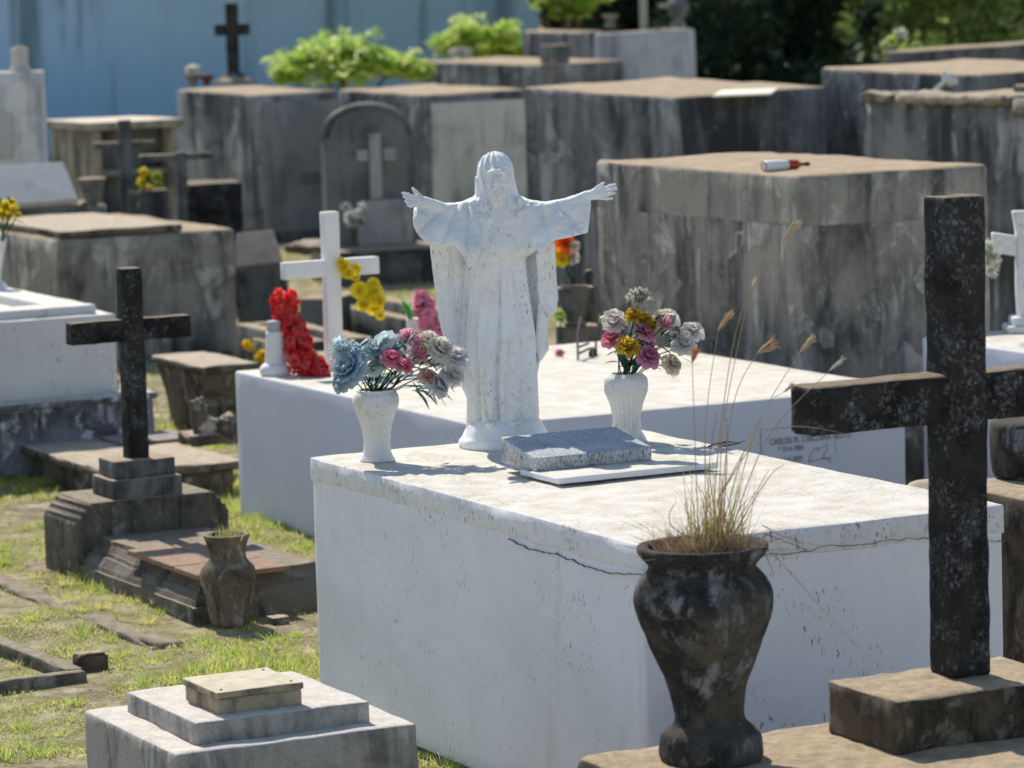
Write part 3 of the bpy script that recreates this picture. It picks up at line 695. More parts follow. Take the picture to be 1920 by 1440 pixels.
mb = MB(); rbox(mb, Fx, gu3 * tS, gv3 * wS, Z * HS, 0.005, 0.02, 0.003, 9, 3); obj('shaft', mb, m_black, bc)
mb = MB(); rbox(mb, Fx + Z * 0.50 - gv3 * 0.235 + gu3 * 0.004, gu3 * (tS - 0.008), gv3 * 0.236, Z * 0.092, 0.005, 0.02, 0.003, 9, 4); obj('arm', mb, m_black, bc)
mb = MB(); rbox(mb, Fx + Z * 0.50 + gv3 * (wS - 0.001) + gu3 * 0.004, gu3 * (tS - 0.008), gv3 * 0.215, Z * 0.092, 0.005, 0.02, 0.003, 9, 5); obj('arm', mb, m_black, bc)

# ground urn beside the grave
def sc_profile(pts, s): return [(r * s, z * s) for r, z in pts]
gup = P(431, 1172, 0)
k_ = 1 / (FPX / gup.y)
gun = thing('garden_urn', 'brown stone urn with grass sprouting from its mouth, standing on the ground by the grave', 'urn', gup)
prof = [(30, -3), (35, 4), (37, 12), (40, 30), (47, 62), (53, 85), (54, 98), (49, 112), (39, 124), (35, 132), (36, 148), (40, 163), (43, 170), (42, 175), (36, 175), (33, 168), (31, 160)]
mb = MB(); lathe(mb, gup, sc_profile(prof, k_), 40, 0.004, 14, 2, cap=True); obj('body', mb, concrete('brown_urn_stone', (0.115, 0.098, 0.075), (0.045, 0.04, 0.034), (0.3, 0.25, 0.17), (0.2, 0.17, 0.12), 0.3, 0.45, 0.3, (0.22, 0.2, 0.17), 0.005), gun)
mb = MB(); lathe(mb, gup, sc_profile([(32, 160), (20, 164), (4, 166)], k_), 20, 0.004, 30, 3, cap=True); obj('soil', mb, m_slab, gun)
# broken brick
Fk = P(512, 1174, 0.0)
mb = MB(); rbox(mb, Fk, gu3 * 0.06, gv3 * 0.07, Z * 0.03, 0.004, 0.02, 0.004, 20, 3); tag(obj('stone_chip', mb, m_brown), 'small broken stone block on the grass right of the brown urn', 'stone')
# flush strip and kerb frame
Ks, Ke = P(-20, 1075, 0.02), P(318, 1205, 0.02)
kd = (Ke - Ks); kn = Vector((kd.y, -kd.x, 0)).normalized()
mb = MB(); rbox(mb, Ks - Z * 0.08 - kn * 0.06, kd, kn * 0.12, Z * 0.075, 0.012, 0.04, 0.014, 5, 2, None, 0, 0.04)
tag(obj('kerb_strip', mb, m_slab), 'flat old stone strip sunk into the grass left of the grave', 'kerb')
kf = thing('kerb_frame', 'low stone kerb of a grass filled plot with a corner block, left edge', 'kerb', P(160, 1262, 0))
a, b = P(-60, 1166, 0.05), P(158, 1250, 0.05)
kd = b - a; kn = Vector((kd.y, -kd.x, 0)).normalized()
mb = MB(); rbox(mb, a - Z * 0.07, kd, kn * 0.07, Z * 0.07, 0.01, 0.05, 0.005, 7, 4, None, 0, 0.015); obj('rail', mb, m_slab, kf)
a, b = P(-60, 1281, 0.045), P(152, 1252, 0.045)
kd = b - a; kn = Vector((kd.y, -kd.x, 0)).normalized()
mb = MB(); rbox(mb, a - Z * 0.07, kd, kn * 0.06, Z * 0.07, 0.01, 0.05, 0.005, 7, 5, None, 0, 0.015); obj('rail', mb, m_slab, kf)
Fk = P(150, 1263, 0)
mb = MB(); rbox(mb, Fk - Z * 0.02, gu3 * 0.09, gv3 * 0.115, Z * 0.085, 0.012, 0.02, 0.006, 12, 6, None, 0, 0.02); obj('corner_block', mb, m_plinth, kf)

# ---------------------------------------------------------------- low brown grave behind
zb = 0.17
Fo, Uo, Vo = rect(205, 887, zb, 35, 462)
lg = thing('low_grave', 'low tan topped grave slab with overhanging edge behind the thin black cross', 'grave', Vector((Fo.x, Fo.y, 0)) + (Uo + Vo) / 2)
ou, ov = Uo.normalized(), Vo.normalized()
mb = MB(); rbox(mb, Vector((Fo.x, Fo.y, -0.02)) + ou * 0.05 + ov * 0.05, Uo - ou * 0.1, Vo - ov * 0.1, Z * 0.15, 0.01, 0.06, 0.008, 8, 1, None, 0, 0.02); obj('body', mb, m_brown, lg)
mb = MB(); rbox(mb, Vector((Fo.x, Fo.y, zb - 0.042)), Uo, Vo, Z * 0.042, 0.012, 0.05, 0.006, 6, 2, None, 0, 0.02); obj('top_slab', mb, m_brown, lg)
Fp2, Up2, Vp2 = rect(232, 832, zb + 0.015, 183, 372)
mb = MB(); rbox(mb, Vector((Fp2.x, Fp2.y, zb - 0.003)), Up2, Vp2, Z * 0.02, 0.006, 0.04, 0.003, 9, 4); obj('inner_plate', mb, concrete('purple_grey_plate', (0.2, 0.17, 0.16), (0.1, 0.09, 0.09), (0.34, 0.28, 0.25), (0.24, 0.2, 0.185), 0.3, 0.4, 0.5), lg)
# broken post on it
bp = P(208, 801, zb + 0.017)
def jag(p, q, L):
    if q.z > L[2] - 0.02: p = p + Z * (0.02 * nz(p, 25, 3) + 0.5 * (p - bp).dot(Vector((-1, 0, 0))) )
    return p
mb = MB(); rbox(mb, bp - gv3 * 0.045, gu3 * 0.09, gv3 * 0.105, Z * 0.27, 0.006, 0.02, 0.004, 12, 3, jag)
tag(obj('broken_post', mb, m_brown), 'broken brown stone post stub standing behind the thin black cross shaft', 'post')
# rubble
def stone(px, py, z, size, seed, mat, label, flat=1.0, depth=None):
    p = P(px, py, z); bm = bmesh.new(); bmesh.ops.create_icosphere(bm, subdivisions=4, radius=1.0)
    mb = MB(); vs = []
    for v_ in bm.verts:
        n_ = v_.co.normalized(); q = n_ * (1 + 0.35 * nz(n_, 1.3, seed) + 0.25 * nz(n_, 3.2, seed + 4) + 0.08 * nz(n_, 9, seed))
        q = Vector((round(q.x * 3) / 3 * 0.4 + q.x * 0.6, q.y, q.z))
        vs.append(p + Vector((q.x * size[0], q.y * size[1], (q.z + 0.55) * size[2])))
    mb.add(vs, [tuple(v_.index for v_ in f.verts) for f in bm.faces]); bm.free()
    o = obj('stone_fragment', mb, mat, smooth=True); tag(o, label, 'stone'); return o
mb = MB(); rbox(mb, P(362, 838, zb), gu3 * 0.2, gv3 * 0.3, Z * 0.055, 0.015, 0.03, 0.008, 9, 3, None, 0, 0.03)
tag(obj('stone_plate', mb, m_brown), 'broken flat stone base under the rubble on the low grave', 'stone')
stone(375, 812, zb + 0.05, (0.045, 0.05, 0.11), 1.0, m_brown, 'upright dark stub of broken statue on the low grave', 1)
stone(396, 812, zb + 0.05, (0.06, 0.05, 0.055), 4.0, concrete('pale_rubble', (0.36, 0.34, 0.30), (0.17, 0.16, 0.14), (0.55, 0.5, 0.42), TAN2, 0.2, 0.45, 0.3), 'pale broken fragment in the middle of the rubble on the low grave')
stone(427, 812, zb + 0.05, (0.05, 0.05, 0.06), 7.0, m_brown, 'dark rounded fragment at the right end of the rubble on the low grave')
# stone bench like pedestal
Fe, Ue, Ve = rect(380, 688, 0.39, 280, 487)
be = thing('stone_table', 'small stone table grave with thick tan slab top and tapering foot', 'stone table', Vector((Fe.x, Fe.y, 0)) + (Ue + Ve) / 2)
eu, ev = Ue.normalized(), Ve.normalized()
mb = MB(); rbox(mb, Vector((Fe.x, Fe.y, 0.345)), Ue, Ve, Z * 0.045, 0.015, 0.04, 0.006, 8, 2, None, 0, 0.015); obj('top_slab', mb, m_brown, be)
cen = Vector((Fe.x, Fe.y, 0)) + (Ue + Ve) / 2
def tap(p, q, L):
    k = 0.72 + 0.26 * (p.z / 0.345) ** 2
    return Vector((cen.x + (p.x - cen.x) * k, cen.y + (p.y - cen.y) * k, p.z))
mb = MB(); rbox(mb, Vector((Fe.x, Fe.y, -0.02)) + eu * 0.02 + ev * 0.02, Ue - eu * 0.04, Ve - ev * 0.04, Z * 0.36, 0.01, 0.04, 0.006, 8, 3, tap); obj('foot', mb, m_brown, be)

# ---------------------------------------------------------------- white basin tomb, left edge
zr = 0.81
Rb = P(217, 588, zr - 0.03)
bu, bv = axes()
Lw_, Ww = 1.9, 1.6
ob = Rb - bv * Ww
ob = Vector((ob.x, ob.y, 0))
wt = thing('basin_tomb', 'white painted tomb with raised hollow rim on a stained stepped base, left edge', 'tomb', ob + (bu * Lw_ + bv * Ww) / 2)
m_oldwhite = painted('old_white_paint', (0.62, 0.62, 0.62), (0.36, 0.36, 0.36), (0.78, 0.74, 0.66), 0.9, 0.6, 0.003)
m_mottled = concrete('mottled_blue_grey_base', (0.16, 0.175, 0.21), (0.05, 0.052, 0.06), (0.62, 0.58, 0.5), (0.4, 0.37, 0.32), 0.2, 0.5, 0.5, (0.45, 0.46, 0.48))
mb = MB(); rbox(mb, ob + Z * 0.36, bu * Lw_, bv * Ww, Z * (zr - 0.03 - 0.36), 0.012, 0.06, 0.004, 6, 2); obj('body', mb, m_oldwhite, wt)
i_ = 0.075
for o_, a_, b_ in ((ob + bu * i_ + bv * i_, bu * 0.2, bv * (Ww - 2 * i_)), (ob + bu * (Lw_ - i_ - 0.2) + bv * i_, bu * 0.2, bv * (Ww - 2 * i_)),
                   (ob + bu * (i_ + 0.202) + bv * i_, bu * (Lw_ - 2 * i_ - 0.404), bv * 0.2), (ob + bu * (i_ + 0.202) + bv * (Ww - i_ - 0.2), bu * (Lw_ - 2 * i_ - 0.404), bv * 0.2)):
    mb = MB(); rbox(mb, o_ + Z * (zr - 0.034), a_, b_, Z * 0.05, 0.01, 0.05, 0.003, 7, 3); obj('rim', mb, m_oldwhite, wt)
mb = MB(); rbox(mb, ob - bu * 0.14 - bv * 0.14 - Z * 0.02, bu * (Lw_ + 0.28), bv * (Ww + 0.28), Z * 0.37, 0.02, 0.06, 0.012, 5, 4, None, 0, 0.03); obj('base', mb, m_mottled, wt)
mb = MB(); rbox(mb, ob - bu * 0.16 - bv * 0.16 + Z * 0.345, bu * (Lw_ + 0.32), bv * (Ww + 0.32), Z * 0.035, 0.012, 0.06, 0.006, 6, 5, None, 0, 0.02); obj('ledge', mb, m_mottled, wt)

# ---------------------------------------------------------------- white cross on the second tomb
ZT = HB
Fwc = P(618, 696, ZT)
wc = cross('white_cross', 'clean white cross with yellow flowers on its right arm, on the bluish white tomb', m_cross_white, Fwc, 0.074, 0.055, 0.73, 0.43, 0.078, 0.205, 0.195, 0.004, 0.05, 0.001)
# bevelled frame lines of the cross are left to the light

# ---------------------------------------------------------------- objects behind the white cross
def lowkerb(label, F, xl, xr, z, mat, topmat=None, yaw=63, seed=0):
    Fx, Ux, Vx = rect(F[0], F[1], z, xl, xr, math.radians(yaw))
    u, v = Ux.normalized(), Vx.normalized(); o = Vector((Fx.x, Fx.y, 0))
    t = thing('kerbed_grave', label, 'grave', o + (Ux + Vx) / 2)
    b = 0.11
    for o_, a_, c_ in ((o, u * Ux.length, v * b), (o + v * (Vx.length - b), u * Ux.length, v * b), (o + v * b * 1.01, u * b, v * (Vx.length - 2.02 * b)), (o + v * b * 1.01 + u * (Ux.length - b), u * b, v * (Vx.length - 2.02 * b))):
        mb = MB(); rbox(mb, o_ - Z * 0.02, a_, c_, Z * (z + 0.02), 0.012, 0.1, 0.006, 6, seed, None, 0, 0.01); obj('kerb', mb, mat, t)
    mb = MB(); rbox(mb, o + (u + v) * b * 1.02 - Z * 0.02, u * (Ux.length - 2.05 * b), v * (Vx.length - 2.05 * b), Z * (z * 0.6), 0.01, 0.15, 0.008, 5, seed); obj('filling', mb, topmat or m_brown, t)
    return t
lowkerb('low kerbed grave with tan edges behind the white cross', (770, 705), 470, 905, 0.20, m_brown, None, 66, 1)
lowkerb('dark kerbed grave below the slanted slate plaque', (585, 640), 440, 700, 0.26, m_darkgrey, None, 66, 3)
lowkerb('kerbed grave in front of the arched headstone', (770, 600), 560, 905, 0.22, m_darkgrey, concrete('pinkish_gravel', (0.3, 0.24, 0.2), (0.18, 0.15, 0.12), (0.45, 0.34, 0.27), TAN2, 0.3, 0.5, 0.5), 66, 5)
mb = MB(); o_ = PD(560, 560, 24.0); rbox(mb, (o_.x, 24.0, 0), (0.26, -0.06, 0), (0.08, 0.3, 0), (0, 0, o_.z), 0.01, 0.06, 0.006, 6, 2)
tag(obj('stone_block', mb, m_darkgrey), 'dark squat stone block directly left of the white cross shaft', 'block')
stone(585, 470, 0.42, (0.2, 0.14, 0.05), 3.0, m_brown, 'broken tan slab pieces beside the slate plaque')

# ---------------------------------------------------------------- right edge: white tomb, small cross, dark grave
Lr = P(1728, 632, 0.76); ru, rv = axes()
wr = tomb('white_tomb', 'white tomb with cream top behind the tall black cross at the right edge', 'tomb', Lr - ru * 2.2, ru * 2.2, rv * 1.4, m_white, 0, 0.012, 0.1, 0.003, seed=9)
pc = P(1925, 622, 0.76)
ws = thing('white_cross', 'short thick white cross on a moulded foot at the right edge', 'cross', pc)
for (w0, z0_, z1_) in ((0.20, 0, 0.035), (0.15, 0.033, 0.075)):
    mb = MB(); rbox(mb, pc + Vector((-w0 / 2, -w0 / 2, z0_)), (w0, 0, 0), (0, w0, 0), Z * (z1_ - z0_), 0.012, 0.03, 0.004, 9, z1_); obj('foot', mb, m_vase, ws)
zc_ = PD(1905, 395, pc.y).z - pc.z
zarm = PD(1870, 462, pc.y).z - pc.z
mb = MB()
def flare(p, q, L):
    k = 1 + 0.5 * max(0, (p.z - pc.z - zarm - 0.06) / 0.12) ** 1.5
    return Vector((pc.x + (p.x - pc.x) * k, p.y, p.z))
rbox(mb, pc + Vector((-0.045, -0.04, 0.07)), (0.09, 0, 0), (0, 0.08, 0), Z * (zc_ - 0.07), 0.008, 0.03, 0.003, 9, 1, flare); obj('shaft', mb, m_vase, ws)
for s_ in (-1, 1):
    mb = MB(); rbox(mb, pc + Vector((0.044 * s_, -0.035, zarm - 0.045)), (0.11 * s_, 0, 0.02), (0, 0.07, 0), Z * 0.09, 0.008, 0.03, 0.003, 9, 2); obj('arm', mb, m_vase, ws)
Ld = P(1768, 903, 0.66)
dg = tomb('dark_grave', 'dark stone grave with tan top standing right of the large white tomb', 'grave', Ld - ru * 1.2, ru * 1.2, rv * 1.1, m_plinth, 0, 0.03, 0.06, 0.01, seed=3, chip=0.02)
pb = P(1928, 893, 0.66)
mb = MB(); lathe(mb, pb - Z * 0.004, [(0.105, 0), (0.125, 0.02), (0.132, 0.1), (0.13, 0.17), (0.12, 0.2), (0.06, 0.205)], 36, 0.006, 9, 3)
tag(obj('stone_drum', mb, m_urn), 'rounded dark stone drum on the grave right of the tall black cross', 'stone')
mb = MB(); pbb = P(1735, 925, 0.58); lathe(mb, pbb - Z * 0.58, [(0.1, 0), (0.11, 0.3), (0.1, 0.54), (0.075, 0.60), (0.03, 0.625)], 28, 0.012, 7, 5)
tag(obj('round_stone', mb, m_brown), 'round topped stone peeping out left of the tall black cross shaft', 'stone')

# behind, left of the bottle tomb
DB = 18.9
def pot(name, label, cat, px, py_top, r, h, mat, extra=None, depth=DB):
    pt = PD(px, py_top, depth)
    mb = MB(); lathe(mb, (pt.x, pt.y, pt.z - h), [(r * k, h * zf) for k, zf in ((0.6, 0), (0.66, 0.06), (0.5, 0.14), (0.75, 0.45), (0.86, 0.75), (0.92, 0.9), (1.05, 0.96), (1.03, 1.0), (0.85, 1.0), (0.8, 0.93))], 28, 0.004, 9, px)
    o = obj(name, mb, mat); tag(o, label, cat); return pt
pt_ = PD(1077, 540, DB)
mb = MB(); rbox(mb, (pt_.x - 0.10, DB, -0.02), (0.22, 0, 0), (0, 0.22, 0), (0, 0, pt_.z - 0.2 + 0.02), 0.01, 0.05, 0.006, 7, 3)
tag(obj('dark_pillar', mb, m_darkgrey), 'dark square pillar under the stone urn between statue and bottle tomb', 'pillar')
pot('stone_urn', 'dark stone urn with pale rim on a pillar right of the statue', 'urn', 1077, 538, 0.095, 0.2, m_darkgrey)
pf = PD(1104, 505, DB + 0.25)
mb = MB(); lathe(mb, (pf.x, pf.y, 0), [(0.06, 0), (0.06, pf.z - 0.32), (0.045, pf.z - 0.3), (0.055, pf.z - 0.2), (0.045, pf.z - 0.1), (0.02, pf.z - 0.075), (0.032, pf.z - 0.04), (0.02, pf.z - 0.005), (0.004, pf.z)], 20, 0.003, 9, 1, sub=2)
tag(obj('finial_post', mb, m_greyblue), 'grey round finial post at the corner of the bottle tomb', 'post')

# ---------------------------------------------------------------- far cross and pots on the vault
pk = P(440, 158, 1.37)
fc = thing('distant_cross', 'dark cross with flared foot on top of the vault against the blue wall', 'cross', pk)
s_ = pk.y / FPX
mb = MB(); lathe(mb, pk, [(0.22, 0), (0.2, 0.03), (0.12, 0.07), (0.075, 0.12)], 4, sub=1); obj('foot', mb, m_greyblue, fc, smooth=False)
mb = MB(); rbox(mb, pk + Vector((-0.065, -0.06, 0.05)), (0.12, 0, 0), (0, 0.12, 0), Z * (152 * s_ - 0.05), 0.012, 0.1, 0.005); obj('shaft', mb, m_black, fc)
for s2 in (-1, 1):
    mb = MB(); rbox(mb, pk + Vector((-0.005 + 0.06 * s2, -0.05, 91 * s_)), (0.115 * s2, 0, 0), (0, 0.1, 0), Z * 22 * s_, 0.01, 0.1, 0.004); obj('arm', mb, m_black, fc)
for px, sc_, lab, mm_, ball in ((362, 1.0, 'small dark pot holding a white ball of flowers on the vault', m_darkgrey, True), (388, 0.85, 'small reddish dark pot beside the white flower ball', plain('dark_red_pot', (0.10, 0.035, 0.035), 0.7), False)):
    pp = P(px, 160, 1.37)
    mb = MB(); lathe(mb, pp - Z * 0.003, [(0.035 * sc_, 0), (0.05 * sc_, 0.015), (0.04 * sc_, 0.03), (0.085 * sc_, 0.09), (0.1 * sc_, 0.11), (0.08 * sc_, 0.112)], 16, 0.003); tag(obj('small_pot', mb, mm_), lab, 'pot')
    if ball:
        wb = pp
# left back: crosses and urn in front of the niche tomb
pn = PD(240, 392, 27.2)
cross('grey_cross', 'grey stone cross standing in front of the niche tomb', m_darkgrey, Vector((PD(228, 390, 27.2).x, 27.2, 0)), 0.095, 0.08, PD(240, 224, 27.2).z, PD(240, 278, 27.2).z, 0.05, 0.19, 0.18, 0.01, 0.12, 0.005, math.radians(80))
cross('dark_cross', 'dark cross with a tan topped crooked arm, right of the yellow flowers', m_darkgrey, Vector((PD(336, 400, 26.0).x, 26.0, 0)), 0.07, 0.07, PD(340, 284, 26.0).z, PD(340, 300, 26.0).z, 0.045, 0.27, 0.2, 0.01, 0.1, 0.006, math.radians(70), lean=0.0)
pt_ = PD(172, 333, 26.2)
mb = MB(); lathe(mb, (pt_.x, 26.2, 0), [(0.1, 0), (0.1, pt_.z - 0.26), (0.06, pt_.z - 0.24), (0.04, pt_.z - 0.2), (0.07, pt_.z - 0.12), (0.095, pt_.z - 0.03), (0.105, pt_.z - 0.01), (0.085, pt_.z)], 20, 0.004); tag(obj('dark_urn', mb, m_greyblue), 'dark urn with dry flowers between the slanted plaque and the niche tomb', 'urn')
mb = MB(); o_ = PD(262, 355, 26.3); rbox(mb, (o_.x, 26.3, 0), (0.18, 0, 0), (0, 0.2, 0), (0, 0, o_.z - 0.01), 0.01, 0.1, 0.005); tag(obj('flower_stand', mb, m_darkgrey), 'dark stone stand under the yellow flowers in front of the niche tomb', 'stand')
mb = MB(); o_ = PD(345, 352, 26.8); rbox(mb, (o_.x, 26.8, 0), (0.42, 0.12, 0), (-0.1, 0.5, 0), (0, 0, PD(400, 345, 26.8).z), 0.015, 0.1, 0.008, 5, 2); tag(obj('dark_headstone', mb, m_black), 'low blackened block between the crooked cross and the slate plaque', 'headstone')
# pole, urn on the far tombs
pp = P(1207, 56, 1.72)
mb = MB(); tube(mb, [pp - Z * 0.01, pp + Z * 1.3], 0.045, 8); tag(obj('thin_pole', mb, plain('galvanised_pole', (0.35, 0.38, 0.38), 0.5)), 'thin grey pole rising from the far bluish white tomb', 'pole')
pp = P(1272, 52, 1.72)
mb = MB(); lathe(mb, pp - Z * 0.004, [(0.06, 0), (0.09, 0.03), (0.06, 0.07), (0.1, 0.16), (0.13, 0.24), (0.1, 0.3), (0.05, 0.36)], 18, 0.004); tag(obj('far_urn', mb, m_greyblue), 'dark urn on the right end of the far bluish white tomb', 'urn')
pp = P(1145, 52, 1.72)
mb = MB(); lathe(mb, pp - Z * 0.004, [(0.05, 0), (0.07, 0.03), (0.04, 0.06), (0.09, 0.13), (0.1, 0.15), (0.06, 0.152)], 16, 0.003); tag(obj('far_urn', mb, m_greyblue), 'dark pot with a white ball flower on the far bluish white tomb', 'urn')
far_ball = pp + Z * 0.22
pp = P(1035, 118, 1.44)
mb = MB(); rbox(mb, pp + Vector((-0.12, 0, -0.01)), (0.3, 0, 0), (0, 0.2, 0), Z * 0.2, 0.02, 0.08, 0.01); tag(obj('stone_block', mb, m_greyblue), 'bluish grey block on the low far tomb behind the statue', 'block')
stone(865, 104, 1.42, (0.14, 0.1, 0.06), 5.0, m_pale, 'pale stone lying on the low far tomb by the bushes')
# bottle
pbm, pbn = P(1434, 322, HG), P(1517, 317, HG)
ax_ = (pbn - pbm); Lb = ax_.length; ax_ = ax_.normalized()
bo = thing('bottle', 'small bottle with white label and orange drink lying on the grey tomb', 'bottle', pbm)
def lying(prof):
    mb = MB(); lathe(mb, (0, 0, 0), prof, 20, sub=2)
    s_ = ax_.cross(Z).normalized()
    mb.v = [tuple(pbm + Z * 0.025 + ax_ * z_ + s_ * x_ * 0.76 + Z * y_ * 0.76) for x_, y_, z_ in mb.v]; return mb
obj('label', lying([(0.0, -0.002), (0.0335, 0.0), (0.0335, Lb * 0.5)]), plain('white_label', (0.75, 0.75, 0.77), 0.4), bo)
obj('glass', lying([(0.028, 0), (0.032, 0.006), (0.0325, Lb * 0.66), (0.026, Lb * 0.74), (0.013, Lb * 0.82), (0.012, Lb * 0.92)]), plain('amber_glass', (0.42, 0.09, 0.012), 0.15, 0.5, 0.4), bo)
obj('cap', lying([(0.0135, Lb * 0.90), (0.0135, Lb)]), plain('dark_cap', (0.03, 0.03, 0.03), 0.4), bo)

# ================================================================ statue (implicit surface, meshed)
SB = P(947, 836, HT); KS = SB.y / FPX                           # metres per image pixel at the statue
def sx_(px, py): return (px - 947 + ROLL * (836 - py)) * KS
def sz_(py): return (836 - py) * KS
def S(px, py): return (sx_(px, py), sz_(py))
H_ = 0.0036
gx_ = np.arange(-0.37, 0.45, H_, dtype=np.float32); gy_ = np.arange(-0.20, 0.15, H_, dtype=np.float32); gz_ = np.arange(0.03, 1.05, H_, dtype=np.float32)
X = gx_[:, None, None]; Y = gy_[None, :, None]; ZZ = gz_[None, None, :]
F_ = np.full((len(gx_), len(gy_), len(gz_)), 1.0, dtype=np.float32)
def smin(a, b, k):
    h = np.clip(0.5 + 0.5 * (b - a) / k, 0, 1); return b + (a - b) * h - k * h * (1 - h)
def sl_(c, lo, hi): return slice(max(0, int(np.searchsorted(c, lo)) - 1), int(np.searchsorted(c, hi)) + 1)
def put(fn, box, k=0.01, sub=False):
    """merge a distance function evaluated inside a bounding box only"""
    i, j, l = sl_(gx_, box[0] - 0.03, box[1] + 0.03), sl_(gy_, box[2] - 0.03, box[3] + 0.03), sl_(gz_, box[4] - 0.03, box[5] + 0.03)
    d = fn(X[i], Y[:, j], ZZ[:, :, l])
    if sub: F_[i, j, l] = -smin(-F_[i, j, l], d, k)
    else: F_[i, j, l] = smin(F_[i, j, l], d, k)
def cone(a, b, ra, rb, k=0.01, sub=False):
    a = np.array(a); b = np.array(b); ba = b - a; L2 = float(ba @ ba)
    def fn(x, y, z):
        t = np.clip(((x - a[0]) * ba[0] + (y - a[1]) * ba[1] + (z - a[2]) * ba[2]) / L2, 0, 1)
        return np.sqrt((x - a[0] - ba[0] * t) ** 2 + (y - a[1] - ba[1] * t) ** 2 + (z - a[2] - ba[2] * t) ** 2) - (ra + (rb - ra) * t)
    r = max(ra, rb)
    put(fn, [min(a[0], b[0]) - r, max(a[0], b[0]) + r, min(a[1], b[1]) - r, max(a[1], b[1]) + r, min(a[2], b[2]) - r, max(a[2], b[2]) + r], k, sub)
def ell(c, r, k=0.01, sub=False, disp=None):
    def fn(x, y, z):
        q = np.sqrt(((x - c[0]) / r[0]) ** 2 + ((y - c[1]) / r[1]) ** 2 + ((z - c[2]) / r[2]) ** 2)
        d = (q - 1) * min(r)
        return d if disp is None else d + disp(x, y, z)
    put(fn, [c[0] - r[0], c[0] + r[0], c[1] - r[1], c[1] + r[1], c[2] - r[2], c[2] + r[2]], k, sub)
def poly2(pts, x, z):
    """signed distance to a polygon in the x-z plane"""
    n = len(pts); d = np.full(np.broadcast(x, z).shape, 1e9, dtype=np.float32); s = np.ones_like(d)
    for i in range(n):
        ax, az = pts[i]; bx, bz = pts[i - 1]
        ex, ez = bx - ax, bz - az; wx, wz = x - ax, z - az
        t = np.clip((wx * ex + wz * ez) / (ex * ex + ez * ez + 1e-12), 0, 1)
        d = np.minimum(d, (wx - ex * t) ** 2 + (wz - ez * t) ** 2)
        c1, c2, c3 = z >= az, z < bz, ex * wz > ez * wx
        s = np.where((c1 & c2 & c3) | (~c1 & ~c2 & ~c3), -s, s)
    return s * np.sqrt(d)
def sheet(pts, y0, half, rnd, k=0.012, fold=None):
    xs_ = [p[0] for p in pts]; zs_ = [p[1] for p in pts]
    def fn(x, y, z):
        dp = poly2(pts, x, z) + rnd
        yy = y0(x, z) if callable(y0) else y0
        f = fold(x, z) if fold is not None else 0.0
        dy = np.abs(y - yy + f) - half
        return np.sqrt(np.maximum(dp, 0) ** 2 + np.maximum(dy, 0) ** 2) + np.minimum(np.maximum(dp, dy), 0) - rnd
    put(fn, [min(xs_), max(xs_), -0.2, 0.15, min(zs_), max(zs_)], k)
def lerp_tab(z, tab):
    zz = np.array([t[0] for t in tab]); return [np.interp(z, zz, np.array([t[i] for t in tab])).astype(np.float32) for i in range(1, len(tab[0]))]
def valley(t, p=0.45): return np.abs(np.sin(t)) ** p
# robe: column with pleats       z, centre x, half width, half depth, centre y
TAB = [(0.03, -0.002, 0.118, 0.092, 0.0), (0.10, -0.002, 0.112, 0.086, 0.0), (0.25, 0.0, 0.106, 0.080, -0.004), (0.40, 0.0, 0.106, 0.078, -0.008),
       (0.52, 0.0, 0.098, 0.074, -0.010), (0.63, -0.002, 0.090, 0.070, -0.012), (0.70, -0.004, 0.104, 0.076, -0.012), (0.78, -0.006, 0.118, 0.078, -0.006), (0.83, -0.006, 0.118, 0.066, 0.0), (0.85, -0.006, 0.085, 0.055, 0.0), (0.868, -0.006, 0.05, 0.045, 0.0), (0.90, -0.006, 0.045, 0.04, 0.0)]
def robe(x, y, z):
    cx, a, b, cy = lerp_tab(z, TAB)
    dx, dy = x - cx, y - cy
    rho = np.sqrt((dx / a) ** 2 + (dy / b) ** 2)
    phi = np.arctan2(dx, -dy)
    d = (rho - 1) * np.minimum(a, b) * 0.95
    low = np.clip((0.64 - z) / 0.25, 0.0, 1) ** 0.7
    w_ = phi + 0.10 * np.sin(z * 9 + phi * 2)
    pl = (valley(w_ * 3.4 + 0.5, 0.5) - 0.7) * 0.028 + (valley(w_ * 7.9 + 1.1 + 0.5 * np.sin(z * 6), 0.6) - 0.7) * 0.012
    d = d - pl * low
    hi = np.clip((z - 0.645) / 0.01, 0, 1)
    dr = (valley(dx * 34 + (z - 0.85) * (dx * 60) + 0.9, 0.7) - 0.6) * 0.012 + (np.sin(z * 55 + 30 * np.abs(dx)) * 0.003)
    d = d - hi * (dr + 0.013 * np.clip((0.80 - z) / 0.12, 0, 1))
    return d
put(robe, [-0.16, 0.16, -0.12, 0.12, 0.0, 0.93], 0.008)
# mantle hanging behind, traced as a cloth of its own thickness
mant = [S(*p) for p in ((880, 385), (812, 420), (805, 446), (810, 495), (816, 545), (822, 590), (834, 640), (848, 675), (858, 690), (866, 728), (879, 755), (884, 800),
        (1010, 800), (1012, 770), (1000, 750), (997, 725), (1008, 706), (1013, 680), (1029, 658), (1027, 626), (1030, 598), (1045, 578), (1047, 556), (1042, 500), (1038, 446), (1030, 415), (990, 375))]
def mfold(x, z):
    return 0.018 * (valley(x * 30 + 0.6 * np.sin(z * 5) + 0.4, 0.6) - 0.6) + 0.007 * (valley(x * 75 + z * 4, 0.7) - 0.6)
sheet(mant, lambda x, z: 0.052 - 0.35 * np.maximum(np.abs(x + 0.01) - 0.11, 0) , 0.012, 0.013, 0.014, mfold)
